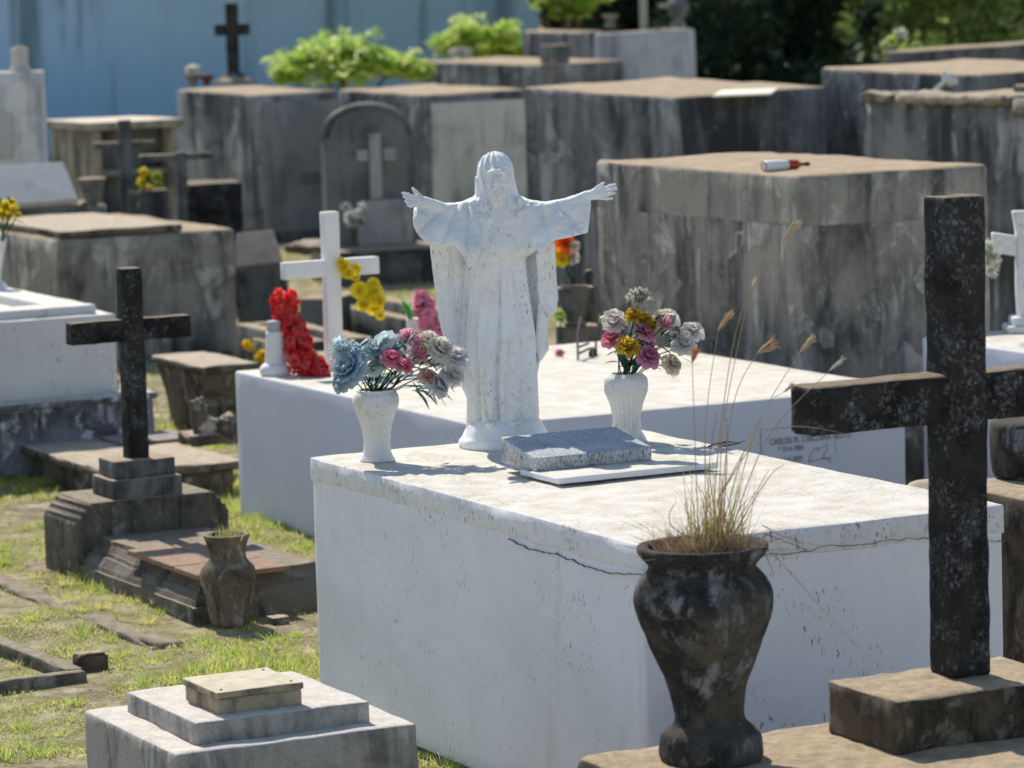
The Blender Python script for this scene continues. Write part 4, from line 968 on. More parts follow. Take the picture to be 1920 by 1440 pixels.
# zigzag edge of the mantle at the right
zig = [S(*p) for p in ((1004, 470), (1040, 450), (1043, 505), (1046, 560), (1043, 582), (1030, 594), (1012, 566), (1008, 545))]
sheet(zig, -0.012, 0.008, 0.009, 0.008, lambda x, z: 0.008 * (valley(x * 60 + z * 14, 0.6) - 0.6))
zg2 = [S(*p) for p in ((1008, 560), (1028, 598), (1026, 630), (1029, 655), (1010, 680), (1004, 640))]
sheet(zg2, 0.0, 0.008, 0.009, 0.008, lambda x, z: 0.006 * (valley(x * 60, 0.6) - 0.6))
# sleeves and arms
slL = [S(*p) for p in ((890, 366), (857, 372), (828, 371), (803, 362), (786, 366), (777, 378), (776, 400), (779, 414), (788, 428), (806, 441), (830, 447), (852, 447), (866, 462), (884, 496), (893, 490), (905, 440))]
def armyL(x, z): return -0.035 - 0.42 * np.maximum(-x - 0.12, 0) - 0.10 * np.clip((0.83 - z) / 0.15, 0, 1)
def foldL(x, z):
    rx, rz = x + 0.10, z - 0.93
    return 0.020 * (valley(np.arctan2(rx, -rz) * 9 + 2.2 * np.sqrt(rx * rx + rz * rz), 0.6) - 0.6) + 0.004 * np.sin(z * 70 + x * 40)
sheet(slL, armyL, 0.020, 0.019, 0.016, foldL)
slR = [S(*p) for p in ((968, 364), (994, 372), (1024, 375), (1060, 369), (1092, 360), (1104, 364), (1107, 382), (1104, 405), (1101, 431), (1070, 438), (1038, 444), (1022, 462), (1010, 465), (997, 455), (985, 420))]
def armyR(x, z): return -0.03 - 0.22 * np.maximum(x - 0.12, 0) - 0.08 * np.clip((0.83 - z) / 0.15, 0, 1)
def foldR(x, z):
    rx, rz = x - 0.09, z - 0.95
    return 0.020 * (valley(np.arctan2(rx, -rz) * 8 + 0.4, 0.6) - 0.6) + 0.003 * np.sin(z * 80 - x * 50)
sheet(slR, armyR, 0.017, 0.017, 0.016, foldR)
# hanging cloak fronts each side of the chest
dL = [S(*p) for p in ((890, 390), (866, 440), (872, 472), (884, 497), (896, 492), (912, 470), (918, 400))]
sheet(dL, -0.072, 0.006, 0.010, 0.014, lambda x, z: 0.009 * (valley(x * 80 + z * 20, 0.6) - 0.6))
dR = [S(*p) for p in ((970, 390), (966, 450), (986, 474), (1004, 466), (1014, 455), (1004, 420), (990, 380))]
sheet(dR, -0.066, 0.006, 0.010, 0.014, lambda x, z: 0.009 * (valley(x * 80 - z * 20, 0.6) - 0.6))
# forearms inside the sleeve mouths
wl3 = (sx_(800, 364), -0.115, sz_(366)); wr3 = (sx_(1098, 362), -0.085, sz_(364))
cone((sx_(840, 385), -0.08, sz_(388)), wl3, 0.026, 0.017, 0.01); cone((sx_(1060, 382), -0.07, sz_(384)), wr3, 0.024, 0.016, 0.01)
# hands: palm and five separate fingers each
def hand(wr_, tips, thumb, palm_r, side):
    wr_ = np.array(wr_)
    mids = []
    kn = [np.array(t[0]) for t in tips]
    pc = (wr_ + sum(kn) / len(kn)) / 2
    cone(wr_, pc, 0.0155, 0.017, 0.006)
    for k0 in kn: cone(pc, k0, 0.014, 0.0085, 0.006)
    for k0, mid, tip in tips:
        cone(k0, mid, 0.0078, 0.0066, 0.0025); cone(mid, tip, 0.0066, 0.005, 0.0025)
    cone(wr_ + (pc - wr_) * 0.4, thumb[0], 0.011, 0.0085, 0.005); cone(thumb[0], thumb[1], 0.0082, 0.006, 0.0025)
def h3(px, py, y): return (sx_(px, py), y, sz_(py))
hand(wl3, [(h3(777, 356, -0.135), h3(767, 351, -0.142), h3(757, 347, -0.15)), (h3(776, 361, -0.142), h3(766, 357, -0.152), h3(759, 353, -0.162)),
           (h3(777, 366, -0.147), h3(768, 365, -0.159), h3(762, 361, -0.170)), (h3(780, 370, -0.150), h3(772, 371, -0.161), h3(767, 369, -0.170))],
     (h3(784, 350, -0.135), h3(776, 340, -0.14)), 0.02, -1)
hand(wr3, [(h3(1130, 352, -0.088), h3(1141, 348, -0.094), h3(1152, 344, -0.10)), (h3(1131, 357, -0.095), h3(1143, 354, -0.104), h3(1154, 351, -0.112)),
           (h3(1130, 363, -0.10), h3(1141, 361, -0.111), h3(1151, 359, -0.12)), (h3(1127, 368, -0.102), h3(1137, 369, -0.113), h3(1146, 369, -0.122))],
     (h3(1119, 350, -0.092), h3(1130, 341, -0.098)), 0.02, 1)
# head: hair mass, face, beard
hx = sx_(929, 330); hz0 = sz_(318)
def strands(x, y, z): return 0.007 * (np.abs(np.sin(np.arctan2(x - hx, 0.02 + 0.0 * z - (y - 0.01)) * 9 + z * 14)) - 0.5)
ell((hx, 0.012, hz0), (0.060, 0.064, 0.070), 0.008, False, strands)
def hairside(x, y, z): return 0.008 * (np.abs(np.sin(x * 150 + z * 26)) - 0.5)
for s_ in (-1, 1):
    ell((hx + s_ * 0.038, 0.004, sz_(341)), (0.030, 0.045, 0.070), 0.010, False, hairside)
    cone((hx + s_ * 0.044, -0.002, sz_(345)), (hx + s_ * 0.058 + 0.004, -0.016, sz_(372)), 0.026, 0.020, 0.008)
    cone((hx + s_ * 0.03, -0.03, sz_(350)), (hx + s_ * 0.052, -0.05, sz_(380)), 0.016, 0.014, 0.01)
ell((hx + 0.003, -0.030, sz_(334)), (0.039, 0.044, 0.062), 0.006)
ell((hx + 0.003, -0.058, sz_(316)), (0.030, 0.016, 0.008), 0.008)                       # brow
for s_ in (-1, 1):
    ell((hx + 0.003 + s_ * 0.0155, -0.079, sz_(325)), (0.0125, 0.013, 0.0080), 0.005, True)    # sockets
    ell((hx + 0.003 + s_ * 0.0155, -0.0715, sz_(324.7)), (0.0075, 0.006, 0.0046), 0.002)    # eyes
    ell((hx + 0.003 + s_ * 0.019, -0.060, sz_(338)), (0.013, 0.013, 0.013), 0.008)               # cheeks
cone((hx + 0.003, -0.072, sz_(322)), (hx + 0.003, -0.091, sz_(336)), 0.0055, 0.0085, 0.003)
ell((hx + 0.003, -0.078, sz_(338)), (0.011, 0.008, 0.005), 0.004)
def curls(x, y, z): return 0.006 * (np.abs(np.sin(x * 170 + z * 90)) - 0.5)
ell((hx + 0.003, -0.058, sz_(361)), (0.031, 0.030, 0.036), 0.008, False, curls)
for s_ in (-1, 1): cone((hx + 0.003, -0.081, sz_(343)), (hx + 0.003 + s_ * 0.022, -0.072, sz_(352)), 0.006, 0.006, 0.004)
ell((hx + 0.003, -0.090, sz_(348.6)), (0.013, 0.012, 0.0030), 0.002, True)                # mouth
ell((hx + 0.003, -0.080, sz_(351.5)), (0.009, 0.008, 0.004), 0.003)
# toes under the hem
for tx in (-0.045, 0.035): ell((tx, -0.088, 0.088), (0.022, 0.03, 0.014), 0.006)

def surface_nets(A, org, h):
    inside = A < 0
    nx, ny, nz_ = A.shape
    cnt = np.zeros((nx - 1, ny - 1, nz_ - 1), dtype=np.int8)
    cor = [(a, b, c) for a in (0, 1) for b in (0, 1) for c in (0, 1)]
    for a, b, c in cor: cnt += inside[a:nx - 1 + a, b:ny - 1 + b, c:nz_ - 1 + c]
    act = (cnt > 0) & (cnt < 8)
    ii, jj, kk = np.nonzero(act); n = len(ii)
    vid = np.full(act.shape, -1, dtype=np.int64); vid[ii, jj, kk] = np.arange(n)
    val = {c: A[ii + c[0], jj + c[1], kk + c[2]] for c in cor}
    acc = np.zeros((n, 3)); num = np.zeros(n)
    for c in cor:
        for ax in range(3):
            if c[ax] == 0:
                d = list(c); d[ax] = 1; d = tuple(d)
                a0, a1 = val[c], val[d]; m = (a0 < 0) != (a1 < 0)
                t = np.where(m, a0 / np.where(m, a0 - a1, 1), 0)
                p = np.tile(np.array(c, dtype=float), (n, 1)); p[:, ax] += t
                acc[m] += p[m]; num[m] += 1
    pos = (np.stack([ii, jj, kk], 1) + acc / num[:, None]) * h + np.array(org)
    faces = []
    for ax in range(3):
        b, c = (ax + 1) % 3, (ax + 2) % 3
        s0 = [slice(None)] * 3; s1 = [slice(None)] * 3
        s0[ax] = slice(0, A.shape[ax] - 1); s1[ax] = slice(1, A.shape[ax])
        e = inside[tuple(s0)] != inside[tuple(s1)]; fl = inside[tuple(s0)][e]
        idx = np.stack(np.nonzero(e), 1)
        ok = (idx[:, b] > 0) & (idx[:, c] > 0) & (idx[:, b] < A.shape[b] - 1) & (idx[:, c] < A.shape[c] - 1)
        idx = idx[ok]; fl = fl[ok]
        q = []
        for db, dc in ((-1, -1), (0, -1), (0, 0), (-1, 0)):
            t = idx.copy(); t[:, b] += db; t[:, c] += dc; q.append(vid[t[:, 0], t[:, 1], t[:, 2]])
        q = np.stack(q, 1); q[~fl] = q[~fl][:, ::-1]; faces.append(q)
    return pos, np.concatenate(faces)
pos, fcs = surface_nets(F_, (gx_[0], gy_[0], gz_[0]), H_)
del F_
st_ = thing('statue', 'white painted statue of a robed bearded figure with outstretched arms, standing on the large tomb', 'statue', SB)
me = bpy.data.meshes.new('figure'); me.from_pydata(pos.tolist(), [], fcs.tolist()); me.materials.append(m_statue)
me.polygons.foreach_set('use_smooth', [True] * len(me.polygons)); me.update()
bm = bmesh.new(); bm.from_mesh(me)
big_ = []                                                       # drop stray crumbs, keep the one figure
seen = set()
bm.verts.ensure_lookup_table()
for v_ in bm.verts:
    if v_.index in seen: continue
    stack = [v_]; seen.add(v_.index); isl = []
    while stack:
        q = stack.pop(); isl.append(q)
        for e in q.link_edges:
            o_ = e.other_vert(q)
            if o_.index not in seen: seen.add(o_.index); stack.append(o_)
    big_.append(isl)
big_.sort(key=len)
for isl in big_[:-1]: bmesh.ops.delete(bm, geom=isl, context='VERTS')
bmesh.ops.smooth_vert(bm, verts=bm.verts, factor=0.4, use_axis_x=True, use_axis_y=True, use_axis_z=True)
for v_ in bm.verts:
    c_ = v_.co; v_.co = c_ + v_.normal * (0.0012 * nz(c_, 70, 1) + 0.0008 * nz(c_, 160, 2))
bm.to_mesh(me); bm.free()
fo = bpy.data.objects.new('figure', me); C.objects.link(fo); fo.parent = st_
mb = MB(); lathe(mb, SB - Z * 0.003, [(0.155, 0), (0.162, 0.012), (0.158, 0.03), (0.148, 0.042), (0.138, 0.062), (0.122, 0.088), (0.10, 0.104), (0.06, 0.11)], 64, 0.007, 9, 3, sub=4, cap=True)
mb.v = [(SB.x + (v_[0] - SB.x), SB.y + (v_[1] - SB.y) * 0.85, v_[2]) for v_ in mb.v]
obj('pedestal', mb, m_statue, st_)

# ---------------------------------------------------------------- plaques before the statue
Fp3, Up3, Vp3 = rect(1004, 884, HT + 0.027, 940, 1223)
wu, wv = Up3.normalized(), Vp3.normalized()
D_ = P(1004, 884, HT + 0.027); lu = Up3.length; lv = Vp3.length
pw_ = thing('wedge_plaque', 'sloping speckled white plaque in the shade right in front of the statue', 'plaque', D_ + (Up3 + Vp3) / 2)
def wedge(p, q, L):
    k = (p.z - D_.z) / 0.1
    d = (Vector((p.x, p.y, 0)) - Vector((D_.x, D_.y, 0))).dot(wu) / lu
    return Vector((p.x, p.y, D_.z + k * (0.042 + 0.045 * d)))
mb = MB(); rbox(mb, D_, Up3, Vp3, Z * 0.1, 0.006, 0.02, 0.002, 12, 2, wedge); obj('block', mb, m_plaque, pw_)
F4, U4, V4 = rect(1047, 898, HT + 0.026, 975, 1347)
mb = MB(); rbox(mb, Vector((F4.x, F4.y, HT + 0.008)), U4, V4, Z * 0.019, 0.004, 0.03, 0.0015, 9, 4)
fs_ = obj('flat_slab', mb, m_white); tag(fs_, 'thin flat white slab lying under the sloping plaque on the large tomb', 'slab')
for k in range(4):
    mb = MB(); b_ = P(1347 + 4 * k, 842 - k, HT)
    pts = [b_ + Vector((-0.05 + 0.03 * i + 0.01 * k, 0.02 * math.sin(i + k), 0.004 + 0.006 * (i % 2) + 0.004 * k)) for i in range(4)]
    if k == 0: tw = thing('dry_twig', 'small reddish dry twig lying on the back edge of the large tomb', 'twig', b_)
    tube(mb, pts, [0.0015, 0.0022, 0.0018, 0.001], 5); obj('stick', mb, m_bark, tw)

# ---------------------------------------------------------------- the two white vases
def vase(px, py, z, prof, label, ribs, k=None):
    b_ = P(px, py, z); k = k or b_.y / FPX
    t = thing('white_vase', label, 'vase', b_)
    top = prof[-1]; inner = prof + [(top[0] * 0.86, top[1] - 0.5), (top[0] * 0.8, top[1] - 10), (top[0] * 0.5, top[1] - 14)]
    mb = MB(); lathe(mb, b_ - Z * 0.002, sc_profile(inner, k), 132 if ribs else 56, 0.0016, 30, px, ribs=ribs, rib=0.005, ribz=(22 * k, 100 * k), sub=4); obj('body', mb, m_vase, t)
    return b_, k
vL, kL = vase(708, 864, HT, [(29, 0), (33, 4), (28, 14), (25.5, 26), (25, 40), (28, 62), (35, 86), (42, 104), (44, 114), (42, 126), (37, 134), (36, 137)], 'white cement vase with blue and pink flowers, left of the statue', 0)
vR, kR = vase(1176, 826, HT, [(37, 0), (36, 6), (29, 18), (26, 32), (26, 48), (31, 72), (39, 92), (42, 106), (40, 120), (33, 127), (31, 129)], 'fluted white cement vase with yellow and pink flowers, right of the statue', 22)
# ---------------------------------------------------------------- black urn in front
uB = P(1333, 1420, ZS); kU = uB.y / FPX
ur = thing('black_urn', 'big blackened cement urn with dry grass growing in it, right foreground', 'urn', uB)
pu = [(96, -2), (101, 8), (100, 26), (96, 46), (84, 60), (70, 70), (66, 82), (67, 104), (72, 130), (82, 160), (97, 196), (112, 232), (126, 266), (133, 296), (133, 318), (126, 340), (115, 356), (105, 366), (104, 372), (110, 382), (120, 394), (125, 402), (124, 410), (119, 413), (106, 411), (100, 402), (97, 390)]
def lean_u(p): return (p[0] - 0.022 * (p[2] - uB.z), p[1], p[2])
mb = MB(); lathe(mb, uB, sc_profile(pu, kU), 80, 0.007, 10, 3, sub=4); mb.v = [lean_u(p) for p in mb.v]; obj('body', mb, m_urn, ur)
soil_c = Vector(lean_u(uB + Z * 0.0))
mb = MB(); lathe(mb, uB + Vector((-0.012, 0, 0)), sc_profile([(101, 388), (80, 398), (50, 404), (20, 407), (3, 408)], kU), 40, 0.008, 30, 3, cap=False); obj('soil', mb, concrete('dark_root_soil', (0.08, 0.06, 0.045), (0.03, 0.025, 0.02), (0.10, 0.075, 0.05), (0.06, 0.045, 0.03), 0.2, 0.5, 0.15, None, 0.02), ur)

# ================================================================ flowers
def frame_of(n):
    n = n.normalized(); t = n.orthogonal().normalized(); return n, t, n.cross(t)
def lerp3(a, b, t): return tuple(a[i] + (b[i] - a[i]) * t for i in range(3))
def jit(c, j=0.06):
    k = 1 + random.uniform(-j, j) * 1.5
    return tuple(min(1, max(0, x * k + random.uniform(-j, j) * 0.15)) for x in c)
def petal(mb, c, out, up, length, width, curl, col0, col1, ruffle=0.0, nu=4, nv=4, cup=0.25):
    """curved petal from c along out; up is the flower axis it bends towards"""
    side = out.cross(up).normalized(); o = len(mb.v); vs = []; cs = []; fs = []
    ph = random.random() * 6
    for i in range(nu + 1):
        t = i / nu
        w_ = width * (math.sin(math.pi * min(1, 0.12 + t * 0.72)) ** 0.8) * 0.5
        ang = curl * t
        ctr = c + out * (length * t * math.cos(ang * 0.7)) + up * (length * t * math.sin(ang))
        for j in range(nv + 1):
            s = -1 + 2 * j / nv
            rz = cup * w_ * (s * s) + ruffle * length * t * t * math.sin(ph + j * 2.1 + i)
            edge = 0.0 if i < nu else -abs(s) * length * 0.12 + ruffle * length * 0.6 * math.sin(j * 3.1 + ph)
            vs.append(ctr + side * (w_ * s) + up * rz + out * edge); cs.append(jit(lerp3(col0, col1, t ** 0.8), 0.03))
    for i in range(nu):
        for j in range(nv):
            a = i * (nv + 1) + j; fs.append((a, a + 1, a + nv + 2, a + nv + 1))
    mb.add(vs, fs, 0, cs)
def rose(c, n, R, inner, outer, layers=4, ruffle=0.04, per=6):
    mb = MB(); n, t, b = frame_of(n); c = Vector(c)
    for L in range(layers):
        f = L / max(1, layers - 1)
        m = 4 + int((per - 2) * f)
        for k in range(m):
            a = 2 * math.pi * (k + 0.5 * L + random.uniform(-.15, .15)) / m
            d = t * math.cos(a) + b * math.sin(a)
            tilt = 1.35 - 1.15 * f
            o_ = (d * math.cos(tilt) + n * math.sin(tilt)).normalized()
            u_ = (n * math.cos(tilt) - d * math.sin(tilt)).normalized()
            petal(mb, c - n * R * 0.25 + d * R * 0.08 * (1 + f), o_, u_, R * (0.75 + 0.4 * f) * random.uniform(.88, 1.08), R * (0.7 + 0.5 * f), 0.5 - 0.9 * f, jit(lerp3(inner, outer, f * 0.5)), jit(lerp3(inner, outer, 0.3 + 0.7 * f)), ruffle)
    return mb
def carnation(c, n, R, inner, outer, count=44):
    mb = MB(); n, t, b = frame_of(n); c = Vector(c)
    for k in range(count):
        f = ((k + 0.5) / count) ** 0.6
        a = k * 2.39996 + random.uniform(-.2, .2); d = t * math.cos(a) + b * math.sin(a)
        tilt = 1.45 - 1.35 * f
        o_ = (d * math.cos(tilt) + n * math.sin(tilt)).normalized(); u_ = (n * math.cos(tilt) - d * math.sin(tilt)).normalized()
        petal(mb, c - n * R * 0.3, o_, u_, R * random.uniform(.85, 1.1), R * 0.42, 0.25 - 0.4 * f, jit(lerp3(inner, outer, f * 0.4)), jit(lerp3(inner, outer, f)), 0.12, 3, 4)
    return mb
def daisy(c, n, R, inner, outer, count=16, rows=2):
    mb = MB(); n, t, b = frame_of(n); c = Vector(c)
    for r_ in range(rows):
        for k in range(count):
            a = 2 * math.pi * (k + 0.5 * r_) / count; d = t * math.cos(a) + b * math.sin(a)
            tilt = 0.1 + 0.5 * r_
            o_ = (d * math.cos(tilt) + n * math.sin(tilt)).normalized(); u_ = (n * math.cos(tilt) - d * math.sin(tilt)).normalized()
            petal(mb, c, o_, u_, R * (1 - 0.25 * r_), R * 0.36, 0.1, jit(inner), jit(outer), 0.05, 3, 2)
    return mb
def leaf(c, d, L, W, col, droop=0.3, ups=Vector((0, 0, 1))):
    mb = MB(); d = Vector(d).normalized(); s = d.cross(ups).normalized(); u = s.cross(d)
    vs = []; cs = []; n = 5
    for i in range(n + 1):
        t = i / n; w_ = W * 0.5 * math.sin(math.pi * (0.06 + 0.92 * t)) ** 0.8
        p = Vector(c) + d * (L * t) - ups * (droop * L * t * t)
        vs += [p - s * w_ + u * w_ * 0.35, p, p + s * w_ + u * w_ * 0.35]; cs += [jit(col, .06)] * 3
    fs = []
    for i in range(n):
        a = 3 * i; fs += [(a, a + 1, a + 4, a + 3), (a + 1, a + 2, a + 5, a + 4)]
    mb.add(vs, fs, 0, cs); return mb
WHT, CRM, PNK, DPK, YEL, DYE, LBL, DBL, MAU = (0.80, 0.77, 0.73), (0.72, 0.68, 0.56), (0.88, 0.46, 0.58), (0.78, 0.14, 0.28), (0.88, 0.70, 0.10), (0.55, 0.32, 0.04), (0.68, 0.82, 0.88), (0.38, 0.54, 0.64), (0.74, 0.42, 0.56)
GRN, DGR, LGR = (0.05, 0.13, 0.05), (0.02, 0.055, 0.04), (0.30, 0.42, 0.10)
def bouquet(name, label, base, k, ref, flowers, leaves, seedv, group=None):
    """flowers: image px, py, radius px, depth offset m, kind, inner, outer; stems gather at the vase mouth"""
    random.seed(seedv)
    mouth = Vector(ref)
    t = thing(name, label, 'bouquet', mouth)
    for px, py, r, dy, kind, ci, co_ in flowers:
        c = PD(px, py, mouth.y + dy)
        n = (c - mouth); n = (n.normalized() * 0.55 + Vector((random.uniform(-.4, .4), -0.55, 0.45))).normalized()
        R = r * k * (0.86 if r > 22 else 0.95)
        m = {'rose': lambda: rose(c, n, R, ci, co_), 'carn': lambda: carnation(c, n, R, ci, co_), 'daisy': lambda: daisy(c, n, R, ci, co_),
             'big': lambda: rose(c, n, R, ci, co_, 5, 0.07, 8)}[kind]()
        f = obj('flower', m, m_petal, t)
        st = MB(); tube(st, [mouth + Vector((random.uniform(-.02, .02), random.uniform(-.02, .02), -0.03)), mouth.lerp(c, 0.5) + Vector((0, 0, 0.012)), c - n * R * 0.3], 0.0022, 5, 0, jit(GRN, .1)); obj('stem', st, m_leaf, t)
    for px, py, L, W, ang, dy, col in leaves:
        c = PD(px, py, mouth.y + dy); a = math.radians(ang)
        d = Vector((math.cos(a), random.uniform(-.5, .3), math.sin(a)))
        obj('leaf', leaf(c, d, L * k, W * k, col, 0.25), m_leaf, t)
    return t
mL = vL + Z * (130 * kL) - Vector((0.007, 0, 0)); mR = vR + Z * (124 * kR) - Vector((0.006, 0, 0))
rl = random.Random(3)
lv = []
for i in range(58):
    lv.append((rl.uniform(680, 815), rl.uniform(668, 738), rl.uniform(22, 46), rl.uniform(9, 19), rl.choice([20, -20, 0, 160, 60, 120, 40, -35]), rl.uniform(-.05, .06), rl.choice([DGR, GRN, (0.08, 0.17, 0.07), (0.10, 0.20, 0.17), (0.16, 0.26, 0.24)])))
for i in range(22): lv.append((rl.uniform(770, 830), rl.uniform(690, 742), rl.uniform(22, 38), rl.uniform(4, 9), rl.uniform(-60, 20), rl.uniform(-.06, .04), rl.choice([DGR, (0.07, 0.08, 0.05), (0.10, 0.17, 0.17)])))
for i in range(34): lv.append((rl.uniform(670, 770), rl.uniform(640, 690), rl.uniform(22, 36), rl.uniform(9, 15), rl.uniform(30, 150), rl.uniform(-.05, .05), rl.choice([(0.42, 0.55, 0.58), (0.30, 0.44, 0.48), (0.52, 0.63, 0.62)])))
lv.append((668, 715, 34, 15, 195, -.03, (0.16, 0.28, 0.04)))
bouquet('flower_bouquet', 'bouquet of faded blue, pink and white artificial flowers in the left white vase', vL, kL, mL, [
    (640, 652, 34, .0, 'carn', LBL, (0.80, 0.87, 0.87)), (680, 664, 15, .0, 'rose', LBL, (0.8, 0.85, 0.85)), (700, 690, 15, -.03, 'rose', (0.6, 0.72, 0.72), (0.78, 0.84, 0.82)), (664, 662, 26, -.02, 'carn', (0.45, 0.64, 0.78), LBL), (652, 690, 37, -.05, 'big', DBL, (0.48, 0.62, 0.70)), (640, 712, 24, -.05, 'rose', (0.30, 0.43, 0.50), (0.36, 0.50, 0.56)),
    (722, 634, 24, .02, 'rose', LBL, (0.78, 0.82, 0.82)), (702, 655, 22, .0, 'rose', (0.5, 0.64, 0.68), (0.66, 0.75, 0.76)), (738, 652, 24, .04, 'rose', DBL, (0.25, 0.40, 0.48)), (715, 676, 18, -.02, 'rose', (0.6, 0.7, 0.7), (0.75, 0.8, 0.78)),
    (764, 628, 24, .0, 'carn', PNK, (0.90, 0.70, 0.76)), (782, 640, 20, .02, 'carn', PNK, (0.90, 0.74, 0.78)), (787, 664, 24, -.01, 'carn', (0.85, 0.3, 0.45), (0.92, 0.66, 0.73)), (735, 669, 21, -.05, 'rose', DPK, (0.88, 0.40, 0.53)), (760, 685, 24, -.06, 'carn', DPK, (0.90, 0.60, 0.68)),
    (808, 636, 22, .03, 'rose', CRM, WHT), (828, 652, 30, .0, 'big', (0.66, 0.63, 0.58), WHT), (857, 668, 27, .02, 'rose', (0.66, 0.65, 0.66), (0.74, 0.74, 0.76)), (852, 702, 25, .0, 'rose', (0.66, 0.62, 0.60), (0.74, 0.71, 0.70)), (824, 722, 24, -.03, 'rose', (0.66, 0.66, 0.69), (0.73, 0.73, 0.75)), (802, 704, 16, -.03, 'rose', (0.62, 0.38, 0.32), (0.72, 0.56, 0.48)), (800, 655, 10, -.01, 'daisy', (0.7, 0.5, 0.05), (0.8, 0.62, 0.1))],
    lv, 11)
lv = []
for i in range(52): lv.append((rl.uniform(1155, 1270), rl.uniform(606, 690), rl.uniform(18, 36), rl.uniform(8, 15), rl.uniform(-30, 200), rl.uniform(-.04, .07), rl.choice([DGR, DGR, GRN, (0.05, 0.10, 0.09)])))
for i in range(6): lv.append((rl.uniform(1155, 1200), rl.uniform(682, 700), rl.uniform(24, 34), rl.uniform(15, 22), rl.uniform(30, 150), rl.uniform(-.06, .0), rl.choice([DGR, (0.05, 0.07, 0.04)])))
for i in range(8): lv.append((rl.uniform(1235, 1290), rl.uniform(615, 680), rl.uniform(20, 34), rl.uniform(3, 6), rl.uniform(-60, 90), rl.uniform(-.04, .04), (0.10, 0.19, 0.17)))
bouquet('flower_bouquet', 'bouquet of yellow, pink and cream artificial roses in the fluted right vase', vR, kR, mR, [
    (1198, 556, 31, .03, 'carn', (0.45, 0.43, 0.36), (0.72, 0.70, 0.60)), (1152, 594, 22, .03, 'rose', (0.62, 0.56, 0.52), WHT), (1150, 606, 18, .0, 'rose', (0.66, 0.60, 0.57), WHT), (1188, 590, 22, .0, 'carn', DYE, YEL), (1206, 598, 24, .02, 'carn', (0.5, 0.33, 0.04), (0.74, 0.56, 0.07)), (1222, 610, 16, .0, 'carn', (0.5, 0.35, 0.04), YEL),
    (1252, 592, 22, .04, 'rose', (0.72, 0.6, 0.5), WHT), (1240, 590, 14, .0, 'rose', CRM, (0.76, 0.72, 0.5)), (1248, 606, 20, -.02, 'carn', PNK, (0.82, 0.52, 0.58)), (1147, 633, 20, -.02, 'rose', DPK, (0.80, 0.36, 0.46)), (1178, 649, 32, -.07, 'carn', DYE, (0.82, 0.66, 0.10)),
    (1212, 620, 19, -.02, 'rose', DPK, MAU), (1217, 666, 24, -.06, 'rose', (0.52, 0.10, 0.26), (0.68, 0.34, 0.48)), (1218, 640, 12, .0, 'rose', MAU, (0.66, 0.45, 0.5)), (1299, 618, 21, .02, 'rose', (0.6, 0.58, 0.54), WHT), (1284, 644, 24, -.01, 'rose', (0.62, 0.62, 0.62), WHT), (1262, 681, 23, -.02, 'rose', (0.62, 0.54, 0.46), (0.74, 0.67, 0.60)), (1268, 630, 12, .0, 'rose', (0.7, 0.68, 0.64), WHT)],
    lv, 12)

# small bunches further away
def bunch(name, label, spots, depth, cols, kind='daisy', stem_to=None, leafcol=None, cat='flowers', seedv=1, stems=True):
    random.seed(seedv); k = depth / FPX
    c0 = PD(spots[0][0], spots[0][1], depth)
    root_ = Vector(stem_to) if stem_to is not None else PD(spots[0][0], spots[0][1] + 40, depth)
    t = thing(name, label, cat, root_)
    for i, s_ in enumerate(spots):
        px, py, r = s_[:3]; ci, co_ = s_[3] if len(s_) > 3 else cols[i % len(cols)]
        c = PD(px, py, depth + random.uniform(-.05, .05)); n = Vector((random.uniform(-.5, .5), -0.7, random.uniform(.2, .9))).normalized()
        m = daisy(c, n, r * k, ci, co_) if kind == 'daisy' else carnation(c, n, r * k, ci, co_, 26) if kind == 'carn' else rose(c, n, r * k, ci, co_, 3)
        obj('flower', m, m_petal, t)
        if not stems: continue
        sm = MB(); tube(sm, [root_ + Vector((random.uniform(-.01, .01), 0, 0)), root_.lerp(c, .5), c], 0.003, 4, 0, jit(GRN, .1)); obj('stem', sm, m_leaf, t)
    if leafcol:
        for i in range(10):
            s_ = random.choice(spots); c = PD(s_[0] + random.uniform(-12, 12), s_[1] + random.uniform(0, 26), depth)
            obj('leaf', leaf(c, (random.uniform(-1, 1), random.uniform(-.5, .5), random.uniform(-.3, .8)), 22 * k, 9 * k, leafcol), m_leaf, t)
    return t
YL = (0.92, 0.80, 0.05); YD = (0.88, 0.66, 0.03)
bunch('yellow_flowers', 'big bright yellow artificial flower heads fixed to the right arm of the white cross', [(646, 500, 16), (655, 514, 18), (640, 492, 11), (668, 506, 15), (664, 520, 13), (674, 545, 20), (690, 560, 26), (700, 545, 20), (684, 572, 20), (704, 580, 20), (712, 566, 16), (700, 532, 14), (712, 592, 12)], P(645, 690, HB).y - 0.08, [(YD, YL)], 'daisy', stem_to=P(645, 690, HB), seedv=4, stems=False)
bunch('yellow_flowers', 'yellow flowers at the left edge above the basin tomb', [(10, 385, 16), (24, 392, 14), (2, 400, 16), (16, 404, 12), (34, 402, 8), (22, 378, 10)], 17.9, [(YD, (0.82, 0.72, 0.08))], 'carn', stem_to=PD(2, 452, 17.9), leafcol=GRN, seedv=5)
bunch('yellow_flowers', 'loose yellow green flowers on the dark stand before the niche tomb', [(270, 322, 12), (292, 330, 14), (266, 340, 12), (298, 345, 10), (280, 352, 9), (268, 355, 9)], 26.4, [(YD, (0.70, 0.62, 0.06)), ((0.4, 0.42, 0.06), (0.55, 0.58, 0.10))], 'carn', stem_to=PD(276, 360, 26.4), leafcol=(0.14, 0.24, 0.05), seedv=6)
